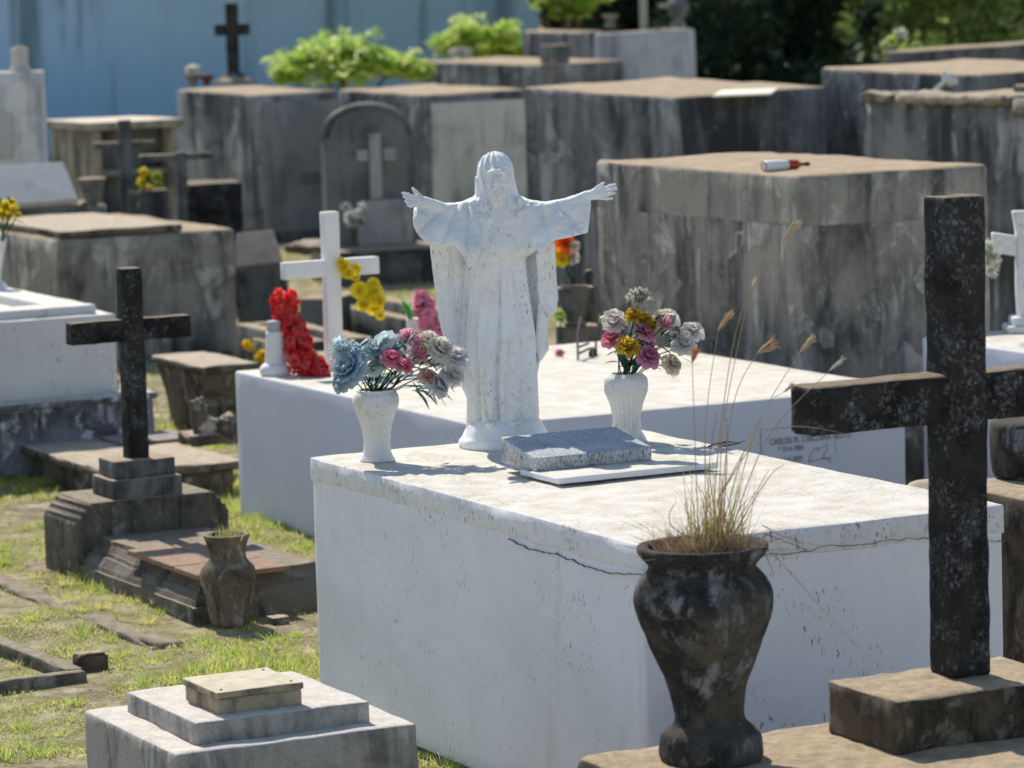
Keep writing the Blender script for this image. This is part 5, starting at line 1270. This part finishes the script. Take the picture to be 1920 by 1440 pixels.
bunch('yellow_flowers', 'yellow flowers on the grass between the stone table and the white vase', [(462, 645, 12), (492, 664, 13), (484, 672, 10), (470, 652, 9), (496, 680, 9)], 21.5, [(YD, (0.85, 0.58, 0.04))], 'carn', stem_to=P(480, 712, 0.0), leafcol=(0.18, 0.3, 0.06), seedv=7)
bunch('orange_yellow_flowers', 'orange, yellow and white flowers in the stone urn right of the statue', [(1062, 455, 19, ((0.75, 0.10, 0.01), (0.85, 0.26, 0.03))), (1050, 470, 18, (YD, YL)), (1052, 484, 14, (YD, YL)), (1071, 478, 15, (WHT, WHT)), (1040, 447, 9, ((0.1, 0.1, 0.4), (0.25, 0.25, 0.6))), (1076, 460, 10, (WHT, (0.8, 0.6, 0.5)))], DB + 0.05, [(YD, YL)], 'rose', stem_to=PD(1076, 534, DB), seedv=8)
bunch('white_flowers', 'white rose bunch before the inscription plate of the arched headstone', [(656, 404, 11), (648, 386, 9), (672, 398, 8), (662, 416, 8), (680, 385, 7)], 28.3, [(WHT, WHT), ((0.45, 0.45, 0.46), (0.55, 0.55, 0.55))], 'rose', stem_to=PD(662, 455, 28.4), leafcol=DGR, seedv=9)
bunch('white_flowers', 'white flower cluster hanging behind the tall black cross at the right', [(1852, 462, 18), (1862, 480, 18), (1850, 490, 16), (1858, 505, 16), (1868, 494, 12), (1848, 472, 12), (1862, 515, 10)], 16.2, [((0.68, 0.68, 0.58), (0.80, 0.80, 0.74))], 'carn', stem_to=P(1862, 632, 0.76), seedv=10, stems=False)
bunch('white_flowers', 'white and lime flowers on the far tomb at the upper right', [(1690, 62, 15, (WHT, WHT)), (1672, 76, 14, ((0.5, 0.65, 0.15), (0.6, 0.72, 0.25))), (1660, 84, 12, ((0.5, 0.6, 0.2), (0.7, 0.75, 0.5))), (1718, 84, 10, ((0.4, 0.52, 0.15), (0.55, 0.62, 0.3))), (1662, 92, 9, (WHT, WHT))], 33.0, [(WHT, WHT)], 'carn', stem_to=PD(1676, 122, 33.0), leafcol=(0.3, 0.45, 0.06), seedv=13)
bunch('white_flower_ball', 'white ball of flowers in the small dark pot on the vault', [(360, 130, 13), (366, 128, 11), (354, 130, 9)], P(362, 160, 1.37).y, [(WHT, WHT)], 'carn', stem_to=wb + Z * 0.1, seedv=14)
bunch('white_flower_ball', 'white ball of flowers in the far pot beside the pole', [(1147, 34, 8), (1150, 33, 6)], far_ball.y, [(WHT, WHT)], 'carn', stem_to=far_ball - Z * 0.08, seedv=15)
bunch('pink_blossom', 'single fallen pink blossom on the back of the bluish white tomb', [(1049, 661, 8)], P(1049, 668, HB).y, [(DPK, (0.8, 0.5, 0.55))], 'rose', stem_to=P(1052, 668, HB), seedv=16)
bunch('lime_blossom', 'small lime green blossom beside the statue robe behind', [(1050, 588, 10), (1051, 597, 7)], 18.7, [((0.4, 0.55, 0.1), (0.55, 0.68, 0.2))], 'rose', stem_to=PD(1051, 640, 18.7), seedv=17)

# garlands: dense little blossoms along a line
def garland(name, label, path, rad, depth0, depth1, cols, n, size, seedv, base_z=None):
    random.seed(seedv); k = depth0 / FPX
    pts = [PD(px, py, depth0 + (depth1 - depth0) * i / (len(path) - 1)) for i, (px, py) in enumerate(path)]
    t = thing(name, label, 'garland', pts[-1])
    sm = MB(); tube(sm, pts, 0.006, 6, 0, (0.08, 0.16, 0.05)); obj('core', sm, m_leaf, t)
    for i in range(n):
        f = i / n * (len(pts) - 1); a = int(f); c = pts[a].lerp(pts[min(a + 1, len(pts) - 1)], f - a)
        r0 = rad[a] + (rad[min(a + 1, len(rad) - 1)] - rad[a]) * (f - a)
        d = Vector((random.gauss(0, 1), random.gauss(0, 1), random.gauss(0, 1))).normalized()
        c = c + d * r0 * k * random.uniform(.55, 1.22)
        ci, co_ = random.choice(cols)
        obj('blossom', rose(c, d, size * k * random.uniform(.8, 1.2), ci, co_, 2, 0.3, 5), m_petal, t)
    return t
Dv = P(517, 697, HB).y
garland('red_garland', 'bright red artificial flower garland hanging from the white vase on the bluish tomb', [(530, 560), (540, 590), (552, 630), (566, 668), (584, 690), (606, 702)], [24, 26, 27, 30, 26, 16], Dv - 0.02, Dv - 0.25, [((0.75, 0.02, 0.03), (0.88, 0.06, 0.07)), ((0.70, 0.02, 0.03), (0.9, 0.2, 0.18)), ((0.85, 0.05, 0.05), (0.92, 0.12, 0.1))], 210, 8.5, 21)
Dp = P(780, 676, HB).y - 0.05
garland('pink_garland', 'pink feathery artificial flower garland left of the statue robe', [(788, 562), (796, 580), (808, 605), (815, 630), (812, 648)], [18, 20, 20, 20, 18], Dp, Dp - 0.05, [((0.92, 0.16, 0.40), (0.97, 0.40, 0.60)), ((0.85, 0.2, 0.4), (0.92, 0.5, 0.65))], 90, 9, 22)
garland('coral_garland', 'small coral red flower cluster below the pink garland', [(798, 642), (808, 652), (812, 660)], [12, 12, 10], Dp - 0.1, Dp - 0.1, [((0.8, 0.10, 0.08), (0.86, 0.25, 0.2))], 14, 9, 23)
# little vases on the second tomb
wv = thing('white_vase', 'smooth white conical vase with grey collar at the left end of the bluish tomb', 'vase', P(517, 703, HB))
k_ = P(517, 703, HB).y / FPX
mb = MB(); lathe(mb, P(517, 703, HB) - Z * 0.002, sc_profile([(26, 0), (30, 6), (30, 14), (25, 21), (20, 24), (19, 30), (17, 60), (15, 84)], k_), 32, 0.001, sub=3); obj('body', mb, m_cross_white, wv)
mb = MB(); lathe(mb, P(517, 703, HB) + Z * 84 * k_, sc_profile([(14, 0), (13.5, 14), (12, 18), (8, 19)], k_), 28, 0.001, sub=2); obj('collar', mb, plain('grey_collar', (0.42, 0.43, 0.46), 0.6), wv)
mb = MB(); a = PD(764, 668, Dp + 0.06); b = PD(800, 596, Dp + 0.06); rbox(mb, (a.x, Dp + 0.02, HB - 0.003), (b.x - a.x, 0, 0), (0, 0.09, 0), (0, 0, b.z - HB), 0.006, 0.03, 0.002); tag(obj('square_vase', mb, m_vase), 'square whitish vase behind the pink garland on the bluish tomb', 'vase')
mb = MB()
for i in range(7):
    c = PD(770 + random.uniform(-4, 6), 600, Dp + 0.08); m2 = leaf(c, (random.uniform(-.4, .3), 0, 1), 0.085 + 0.02 * random.random(), 0.018, (0.12, 0.5, 0.13), 0.05, Vector((0.2, 1, 0.1)))
    mb.add(m2.v, m2.f, 0, m2.c)
tag(obj('green_ornament', mb, m_leaf), 'bright green leaf spray in the square whitish vase', 'leaves')
# wire stand leftovers on the back of the second tomb
ws2 = thing('wire_stand', 'broken dark wire wreath stand on the back of the bluish tomb', 'stand', P(1090, 672, HB))
q0, q1, q2, q3 = P(1084, 676, HB), P(1104, 668, HB), P(1118, 664, HB), P(1112, 672, HB)
for pts in ([q0, q0 + Z * 0.12, q0 + Z * 0.2 + Vector((0.02, 0.02, 0))], [q0 + Z * 0.03, q1 + Z * 0.035, q2 + Z * 0.03], [q0 + Z * 0.06, q1 + Z * 0.06], [q2, q2 + Z * 0.06], [q3, q3 + Z * 0.05]):
    mb = MB(); tube(mb, pts, 0.006, 5); obj('wire', mb, m_crack, ws2)
stone(1112, 668, HB, (0.02, 0.02, 0.025), 3.0, m_black, 'tiny dark lump at the foot of the wire stand')
# vase foot at the left edge on the basin tomb
pv = P(-4, 540, zr + 0.016)
mb = MB(); kk = pv.y / FPX; lathe(mb, pv - Z * 0.003, sc_profile([(20, 0), (18, 5), (9, 14), (8, 28), (14, 60), (20, 85), (18, 100), (14, 104)], kk), 28, 0.001, sub=3); tag(obj('pale_vase', mb, m_vase), 'pale stone vase cut by the left edge on the basin tomb', 'vase')

# ================================================================ grass in the urn
random.seed(31)
UY = uB.y; base_c = uB + Z * (404 * kU) + Vector((-0.012, 0, 0))
dgs = thing('dry_grass', 'tuft of dry brown grass with tall seed heads growing in the black urn', 'grass tuft', base_c)
STR, STR2, GSG = (0.42, 0.32, 0.18), (0.28, 0.17, 0.10), (0.36, 0.42, 0.10)
def blade(mb, p0, d, L, w_, bend, col, n=5):
    d = Vector(d).normalized(); g_ = Vector((random.uniform(-1, 1), random.uniform(-1, 1), -0.25)).normalized()
    s = d.cross(Vector((random.uniform(-.3, .3), 1, random.uniform(-.3, .3)))).normalized(); vs = []; fs = []; cs = []
    for i in range(n + 1):
        t = i / n; p = Vector(p0) + d * (L * t) + g_ * (bend * L * t * t); ww = w_ * (1 - t * 0.9)
        vs += [p - s * ww, p + s * ww]; cs += [col, col]
    for i in range(n): fs.append((2 * i, 2 * i + 1, 2 * i + 3, 2 * i + 2))
    mb.add(vs, fs, 0, cs)
mb = MB()
for i in range(640):
    r_ = 88 * kU * math.sqrt(random.random()); a = random.random() * 6.283
    p = base_c + Vector((r_ * math.cos(a), r_ * math.sin(a), -0.012))
    blade(mb, p, (random.gauss(0, .6) + math.cos(a) * .35, random.gauss(0, .6), random.uniform(.25, 1.1)), random.uniform(.04, .15), random.uniform(.0006, .0014), random.uniform(.2, .9), jit(random.choice([STR2, STR2, (0.19, 0.13, 0.10), STR]), .1))
o_ = obj('root_mat', mb, m_straw, dgs); o_['kind'] = 'stuff'
mb = MB()
for i in range(150):
    p = base_c + Vector((random.gauss(0.035, .035), random.gauss(0, .03), -0.01))
    blade(mb, p, (random.gauss(0.02, .22), random.gauss(0, .2), 1), random.uniform(.08, .26), random.uniform(.0008, .0018), random.uniform(.02, .35), jit(random.choice([STR, STR, STR2, (0.5, 0.36, 0.2), (0.45, 0.46, 0.13)]), .1), 7)
for i in range(9):
    p = base_c + Vector((random.gauss(0.02, .02), random.gauss(0, .02), -0.01))
    blade(mb, p, (random.gauss(0.03, .14), random.gauss(0, .15), 1), random.uniform(.12, .32), random.uniform(.0016, .003), random.uniform(0, .12), jit(GSG, .12), 7)
o_ = obj('blades', mb, m_straw, dgs); o_['kind'] = 'stuff'
def pdl(pts, dy=0.0): return [PD(px, py, UY + dy) for px, py in pts]
def curve(pts, n=20):
    P_ = [Vector(p) for p in pts]; out = []
    for i in range(len(P_) - 1):
        p0 = P_[max(i - 1, 0)]; p1 = P_[i]; p2 = P_[i + 1]; p3 = P_[min(i + 2, len(P_) - 1)]
        m_ = max(3, n // (len(P_) - 1))
        for k in range(m_):
            t = k / m_; out.append(0.5 * ((2 * p1) + (p2 - p0) * t + (2 * p0 - 5 * p1 + 4 * p2 - p3) * t * t + (3 * p1 - p0 - 3 * p2 + p3) * t ** 3))
    out.append(P_[-1]); return out
def seed_stalk(path, head, L, cols, nsp, spread, dy, rad=0.0013):
    mb = MB(); c = curve(pdl(path, dy)); tube(mb, c, [rad * (1.1 - 0.5 * i / len(c)) for i in range(len(c))], 5, 0, jit(STR, .1))
    tip = c[-1]; d = (PD(head[0], head[1], UY + dy) - tip).normalized()
    for i in range(nsp):                                          # finger-like spikes of the seed head
        a = random.uniform(-1, 1) * spread
        side = d.cross(Vector((0, 1, 0))).normalized()
        dd = (d * math.cos(a) + side * math.sin(a) + Vector((0, random.uniform(-.3, .3), 0))).normalized()
        LL = L * kU * random.uniform(.75, 1.05)
        pts = [tip + dd * (LL * t) + side * (0.10 * LL * t * t * (1 if a > 0 else -1) * -1) for t in (0, .33, .66, 1)]
        tube(mb, pts, [0.0012, 0.0028, 0.0022, 0.0006], 5, 0, jit(random.choice(cols), .1))
        for h in range(9):
            t = random.uniform(.15, .95); p = tip + dd * (LL * t); blade(mb, p, dd + Vector((random.gauss(0, .35), random.gauss(0, .35), random.gauss(0, .35))), 9 * kU, 0.0005, 0.1, jit(random.choice(cols), .1), 2)
    obj('seed_stalk', mb, m_straw, dgs)
PALE, BRN = [(0.62, 0.52, 0.32), (0.55, 0.45, 0.28)], [(0.50, 0.32, 0.20), (0.42, 0.24, 0.15), (0.58, 0.42, 0.28)]
seed_stalk([(1338, 1010), (1345, 860), (1372, 660), (1402, 555), (1440, 490), (1471, 449)], (1500, 408), 46, PALE, 9, .28, 0.0)
seed_stalk([(1345, 1010), (1352, 850), (1362, 760), (1392, 610), (1410, 540)], (1418, 520), 20, PALE, 3, .2, 0.03)
seed_stalk([(1325, 1010), (1323, 800), (1346, 621)], (1378, 582), 50, BRN, 12, .30, 0.02)
seed_stalk([(1345, 1010), (1375, 760), (1420, 662)], (1458, 640), 46, BRN, 12, .34, -0.02)
seed_stalk([(1360, 1010), (1420, 800), (1499, 662)], (1530, 625), 44, PALE, 7, .24, 0.01)
seed_stalk([(1310, 1010), (1303, 830), (1298, 680)], (1303, 655), 32, [(0.58, 0.26, 0.16), (0.5, 0.3, 0.15)], 8, .45, -0.01)
seed_stalk([(1370, 1000), (1440, 820), (1555, 695)], (1585, 668), 40, [(0.6, 0.56, 0.5)], 5, .2, -0.03)
seed_stalk([(1350, 1010), (1390, 860), (1440, 760), (1470, 735)], (1490, 720), 25, [(0.58, 0.5, 0.4)], 4, .2, -0.04)
for path in ([(1365, 1000), (1400, 950), (1428, 905), (1442, 880)], [(1372, 1010), (1415, 935), (1450, 885), (1470, 872)], [(1370, 1000), (1390, 950), (1425, 920)], [(1300, 1010), (1262, 990), (1255, 965), (1268, 940)], [(1310, 1000), (1285, 955), (1292, 930)],
             [(1430, 985), (1480, 1010), (1545, 1025)], [(1432, 1000), (1490, 1022), (1520, 1035)], [(1420, 1015), (1470, 1060), (1540, 1140), (1610, 1215)], [(1350, 930), (1420, 815), (1500, 800), (1580, 812)], [(1345, 940), (1400, 850), (1440, 820), (1490, 808)], [(1420, 1010), (1440, 1050), (1452, 1080)], [(1350, 1000), (1330, 880), (1345, 770)], [(1355, 1000), (1362, 880), (1362, 790), (1357, 790)]):
    mb = MB(); c = curve(pdl(path, random.uniform(-.05, .02))); tube(mb, c, [0.0013 * (1.2 - .8 * i / len(c)) for i in range(len(c))], 4, 0, jit(random.choice([STR, STR2, (0.5, 0.44, 0.3)]), .1)); obj('stalk', mb, m_straw, dgs)
# sprouts in the garden urn
mb = MB()
for i in range(90):
    p = gup + Z * (164 * gup.y / FPX) + Vector((random.gauss(0, .03), random.gauss(0, .03), 0))
    blade(mb, p, (random.gauss(0, .5), random.gauss(0, .4), 1), random.uniform(.02, .08), random.uniform(.0012, .003), random.uniform(.1, .5), jit(random.choice([(0.28, 0.36, 0.08), STR, (0.35, 0.42, 0.1)]), .1), 4)
tag(obj('grass_tuft', mb, m_grass), 'small green and dry grass tuft sprouting from the brown garden urn', 'grass tuft')

# ================================================================ ground cover
def lawn(name, n, region, hmin, hmax, cols, clump, wid, seedv, thr=None, lean=.5):
    rng = random.Random(seedv); mb = MB(); random.seed(seedv)
    vs = []; fs = []; cs = []
    i = 0
    while i < n:
        x = rng.uniform(region[0], region[1]); y = rng.uniform(region[2], region[3])
        f = noise.noise(Vector((x * 1.1, y * 0.9, clump))) + 0.7 * noise.noise(Vector((x * 4.2, y * 3.2, clump + 5)))
        i += 1
        if thr is not None and f < thr + rng.uniform(-.12, .12): continue
        z = gz(x, y) - 0.003; hh = rng.uniform(hmin, hmax) * (0.7 + max(0, f) * 0.9)
        a = rng.uniform(0, 6.283); bx, by = math.cos(a), math.sin(a); l_ = rng.uniform(0.1, 1) * lean * hh
        sx2, sy2 = -by * wid * rng.uniform(.7, 1.3), bx * wid
        c = jit(rng.choice(cols), .12); o = len(vs)
        vs += [(x - sx2, y - sy2, z), (x + sx2, y + sy2, z), (x + sx2 * .7 + bx * l_ * .35, y + sy2 * .7 + by * l_ * .35, z + hh * .6), (x - sx2 * .7 + bx * l_ * .35, y - sy2 * .7 + by * l_ * .35, z + hh * .6), (x + bx * l_, y + by * l_, z + hh * (1 - .35 * l_ / hh))]
        fs += [(o, o + 1, o + 2, o + 3), (o + 3, o + 2, o + 4)]; cs += [c] * 5
    mb.add(vs, fs, 0, cs); o = obj(name, mb, m_grass, smooth=False); o['kind'] = 'stuff'; return o
GR = [(0.46, 0.54, 0.12), (0.56, 0.60, 0.16), (0.38, 0.48, 0.10), (0.64, 0.60, 0.24)]
lawn('grass', 190000, (-2.9, 0.1, 9.2, 20), 0.008, 0.028, GR, 3.0, 0.0026, 41, -0.30, 1.3)
lawn('tall_grass', 30000, (-2.9, 0.1, 9.2, 20), 0.03, 0.065, GR, 3.0, 0.003, 42, 0.42, .7)
lawn('straw_litter', 60000, (-2.9, 0.1, 9.2, 20), 0.002, 0.012, [(0.62, 0.53, 0.36), (0.5, 0.42, 0.28), (0.7, 0.62, 0.45), (0.34, 0.27, 0.18)], 8.0, 0.0018, 43, None, 3.5)
lawn('far_grass', 40000, (-4, 3.5, 19.5, 33), 0.02, 0.06, GR + [(0.4, 0.34, 0.2)], 4.0, 0.006, 44, -0.2)
# tufts: bundles of blades, gathered in drifts
random.seed(77); mb = MB(); cnt_ = 0
while cnt_ < 1100:
    x, y = random.uniform(-2.9, 0.0), random.uniform(9.2, 19)
    f = noise.noise(Vector((x * 1.1, y * 0.9, 3.0))) + 0.7 * noise.noise(Vector((x * 4.2, y * 3.2, 8.0)))
    if f < 0.0 + random.uniform(-.3, .35): continue
    cnt_ += 1; s_ = random.uniform(.5, 1.25); col = random.choice(GR)
    for k in range(random.randint(16, 40)):
        a = random.uniform(0, 6.283); r_ = random.uniform(0, .03) * s_
        blade(mb, (x + r_ * math.cos(a), y + r_ * math.sin(a), gz(x, y) - .003), (math.cos(a) * random.uniform(.2, 1.1), math.sin(a) * random.uniform(.2, 1.1), 1), random.uniform(.025, .075) * s_, random.uniform(.0012, .0024), random.uniform(.1, .5), jit(col, .14), 3)
o = obj('grass_tufts', mb, m_grass, smooth=False); o['kind'] = 'stuff'
# dead leaves
mb = MB(); random.seed(78)
for i in range(260):
    x, y = random.uniform(-2.8, -0.3), random.uniform(9.3, 17)
    m2 = leaf((x, y, gz(x, y) + .006), (random.uniform(-1, 1), random.uniform(-1, 1), random.uniform(-.1, .3)), random.uniform(.015, .04), random.uniform(.008, .018), random.choice([(0.30, 0.19, 0.10), (0.42, 0.31, 0.18), (0.20, 0.13, 0.08)]), 0.2)
    mb.add(m2.v, m2.f, 0, m2.c)
o = obj('fallen_leaves', mb, m_straw, smooth=False); o['kind'] = 'stuff'
# small pebbles and dead leaves near the grave
mb = MB(); rng = random.Random(9)
for i in range(500):
    x, y = rng.uniform(-2.6, -0.4), rng.uniform(9.4, 15.5); s = rng.uniform(.003, .009); z = gz(x, y)
    p = Vector((x, y, z)); a = rng.random() * 6
    q = [Vector((s * math.cos(a + k * 2.1), s * math.sin(a + k * 2.1), 0)) for k in range(3)]
    mb.add([p + q[0], p + q[1], p + q[2], p + Vector((0, 0, s * .8)), p - Vector((0, 0, s * .4))], [(0, 1, 3), (1, 2, 3), (2, 0, 3), (1, 0, 4), (2, 1, 4), (0, 2, 4)])
o = obj('gravel', mb, m_brown); o['kind'] = 'stuff'

# ================================================================ bushes and trees
def foliage(blobs, n, size, cols, seedv, drop=0.3, elong=2.4):
    """leaf-sized faces spread through several overlapping lumps"""
    rng = np.random.RandomState(seedv); V = []; Cc = []; Fc_ = []
    vol = np.array([b[3] * b[4] * b[5] for b in blobs]); pr = vol / vol.sum()
    pick = rng.choice(len(blobs), n, p=pr)
    B = np.array(blobs)[pick]
    d = rng.normal(size=(n, 3)); d /= np.linalg.norm(d, axis=1)[:, None]
    rad = (0.45 + 0.6 * rng.rand(n) ** 0.6)
    p = B[:, :3] + d * B[:, 3:6] * rad[:, None]
    a = rng.normal(size=(n, 3)); a[:, 2] -= drop; a /= np.linalg.norm(a, axis=1)[:, None]
    s = np.cross(a, rng.normal(size=(n, 3))); s /= np.linalg.norm(s, axis=1)[:, None]
    sz = size * (0.6 + 0.8 * rng.rand(n))[:, None]
    q = np.stack([p, p + a * sz * .5 + s * sz * .5 / elong * 1.2, p + a * sz, p + a * sz * .5 - s * sz * .5 / elong * 1.2], 1)
    ci = rng.randint(0, len(cols), n); col = np.array(cols)[ci] * (0.75 + 0.5 * rng.rand(n))[:, None]
    mb = MB(); mb.v = [tuple(x) for x in q.reshape(-1, 3)]; mb.f = [(4 * i, 4 * i + 1, 4 * i + 2, 4 * i + 3) for i in range(n)]
    mb.m = [0] * n; mb.c = [tuple(x) for x in np.repeat(col, 4, 0)]
    return mb
def tree(name, label, cat, x, y, blobs, n, size, cols, seedv, trunk_r=0.08, group=None, limbs=4, drop=.3):
    t = thing(name, label, cat, (x, y, 0), group); rng = random.Random(seedv)
    bl = [(x + b[0], y + b[1], b[2], b[3], b[4], b[5]) for b in blobs]
    obj('crown', fronds(bl, n, size, cols, seedv) if cat == 'bush' else foliage(bl, n, size, cols, seedv, drop), m_leaf, t, smooth=False)
    top = max(b[2] for b in blobs)
    mb = MB(); tube(mb, [(x, y, -0.05), (x + rng.uniform(-.1, .1), y, top * .4), (x + rng.uniform(-.2, .2), y, top * .9)], [trunk_r * 1.3, trunk_r, trunk_r * .4], 8)
    for b in rng.sample(bl, min(limbs, len(bl))): tube(mb, [(x, y, top * .35), ((x + b[0]) / 2, (y + b[1]) / 2, (top * .35 + b[2]) / 2 + .1), b[:3]], [trunk_r * .7, trunk_r * .5, trunk_r * .2], 6)
    obj('trunk', mb, m_bark, t); return t
BRI = [(0.48, 0.66, 0.09), (0.58, 0.72, 0.13), (0.38, 0.56, 0.08), (0.68, 0.76, 0.24)]
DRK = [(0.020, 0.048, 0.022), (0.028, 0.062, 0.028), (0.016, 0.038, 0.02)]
MID = [(0.30, 0.40, 0.10), (0.42, 0.50, 0.16), (0.14, 0.22, 0.06)]
def fronds(blobs, n, size, cols, seedv):
    rng = random.Random(seedv); mb = MB(); V = []; Fc = []; Cc = []
    for i in range(n):
        b = rng.choice(blobs)
        th = rng.uniform(0, 6.283); base = Vector((b[0] + rng.gauss(0, .3) * b[3], b[1] + rng.gauss(0, .3) * b[4], b[2] - b[5] * .6))
        out = Vector((math.cos(th), math.sin(th), 0)); L = rng.uniform(.7, 1.35) * (b[3] + b[5]) * .8
        lift = rng.uniform(.6, 2.3); col = rng.choice(cols); m_ = 15
        for k in range(2, m_):
            t = k / m_; p = base + out * (L * t * .75) + Z * (L * (lift * t - 1.0 * t * t * lift * .75))
            tan = (out * .75 + Z * (lift - 1.5 * t * lift)).normalized(); sd = tan.cross(Vector((rng.gauss(0, .3), rng.gauss(0, .3), 1))).normalized()
            for s2 in (-1, 1):
                d = (sd * s2 + tan * .5 + Z * rng.uniform(-.5, .1)).normalized(); l_ = size * (1.15 - .7 * t) * rng.uniform(.8, 1.2)
                w2 = d.cross(Vector((rng.gauss(0, .4), rng.gauss(0, .4), 1))).normalized() * l_ * .2
                o = len(V); V += [p, p + d * l_ * .5 + w2, p + d * l_, p + d * l_ * .5 - w2]; Fc.append((o, o + 1, o + 2, o + 3)); Cc += [jit(col, .14)] * 4
    mb.add(V, Fc, 0, Cc); return mb
def blobs_px(lst, y, cx):
    k = y / FPX; out = []
    for px, py, rx, rz in lst:
        p = PD(px, py, y); out.append((p.x - cx, random.uniform(-.25, .25), p.z, rx * k, max(rx, rz) * k * .8, rz * k))
    return out
random.seed(5)
y = 37.5; cx = PD(640, 112, y).x
tree('bush', 'bright lime green feathery bush rising behind the vault row, left of centre', 'bush', cx, y, blobs_px([(560, 118, 38, 38), (600, 105, 45, 30), (645, 100, 48, 34), (690, 122, 45, 34), (735, 125, 42, 32), (770, 135, 25, 25), (545, 140, 20, 25), (640, 150, 110, 35)], y, cx), 260, 0.12, BRI, 51, .04, 'bright bushes before the blue wall')
y = 44.5; cx = PD(890, 75, y).x
tree('bush', 'round lime green bush against the blue wall behind the low far tomb', 'bush', cx, y, blobs_px([(850, 85, 40, 25), (890, 65, 45, 28), (930, 70, 40, 30), (905, 100, 75, 30), (960, 100, 20, 25)], y, cx), 170, 0.13, BRI, 52, .05, 'bright bushes before the blue wall')
y = 47.8; cx = PD(1060, 30, y).x
tree('bush', 'lime green bush hanging over the far tomb at the right end of the blue wall', 'bush', cx, y, blobs_px([(1030, 8, 30, 14), (1062, 30, 34, 20), (1085, 20, 30, 24), (1050, -20, 50, 25), (1100, -10, 40, 40), (1010, -4, 14, 12)], y, cx), 150, 0.13, BRI + MID, 53, .05, 'bright bushes before the blue wall')
# dark trees to the right
random.seed(6)
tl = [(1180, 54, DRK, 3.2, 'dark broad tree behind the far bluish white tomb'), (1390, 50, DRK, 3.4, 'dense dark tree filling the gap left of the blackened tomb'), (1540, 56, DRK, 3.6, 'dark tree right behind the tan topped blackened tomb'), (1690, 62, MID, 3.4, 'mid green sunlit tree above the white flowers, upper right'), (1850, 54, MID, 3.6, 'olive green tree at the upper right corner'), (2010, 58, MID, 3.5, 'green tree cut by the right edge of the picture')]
for i, (px, y, cols, hh, lab) in enumerate(tl):
    cx = PD(px, 60, y).x; bl = []
    for k in range(16):
        bl.append((random.uniform(-1.0, 1.0), random.uniform(-.8, .8), random.uniform(0.25, hh), random.uniform(.4, .75), random.uniform(.4, .75), random.uniform(.35, .65)))
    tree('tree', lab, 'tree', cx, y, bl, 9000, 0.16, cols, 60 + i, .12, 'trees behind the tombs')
for i, (px, y, cols) in enumerate(((1280, 64, DRK), (1460, 66, DRK), (1620, 70, DRK), (1780, 72, DRK), (1930, 70, DRK), (1100, 66, DRK))):
    cx = PD(px, 60, y).x; bl = []
    for k in range(16): bl.append((random.uniform(-1.3, 1.3), random.uniform(-.8, .8), random.uniform(0.25, 4.5), random.uniform(.6, 1.0), random.uniform(.5, .9), random.uniform(.5, .9)))
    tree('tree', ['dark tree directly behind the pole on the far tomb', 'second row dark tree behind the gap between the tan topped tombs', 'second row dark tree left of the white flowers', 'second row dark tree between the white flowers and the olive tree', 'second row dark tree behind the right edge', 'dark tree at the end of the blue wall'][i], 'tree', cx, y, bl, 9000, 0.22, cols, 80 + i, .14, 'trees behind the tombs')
rngh = random.Random(4)
bl = [(rngh.uniform(-2, 22), 80 + rngh.uniform(-1.5, 1.5), rngh.uniform(.3, 5.5), 1.2, 1.0, 1.0) for k in range(70)]
hz = obj('far_woods', foliage(bl, 26000, 0.4, DRK, 99), m_leaf, smooth=False); hz['kind'] = 'stuff'
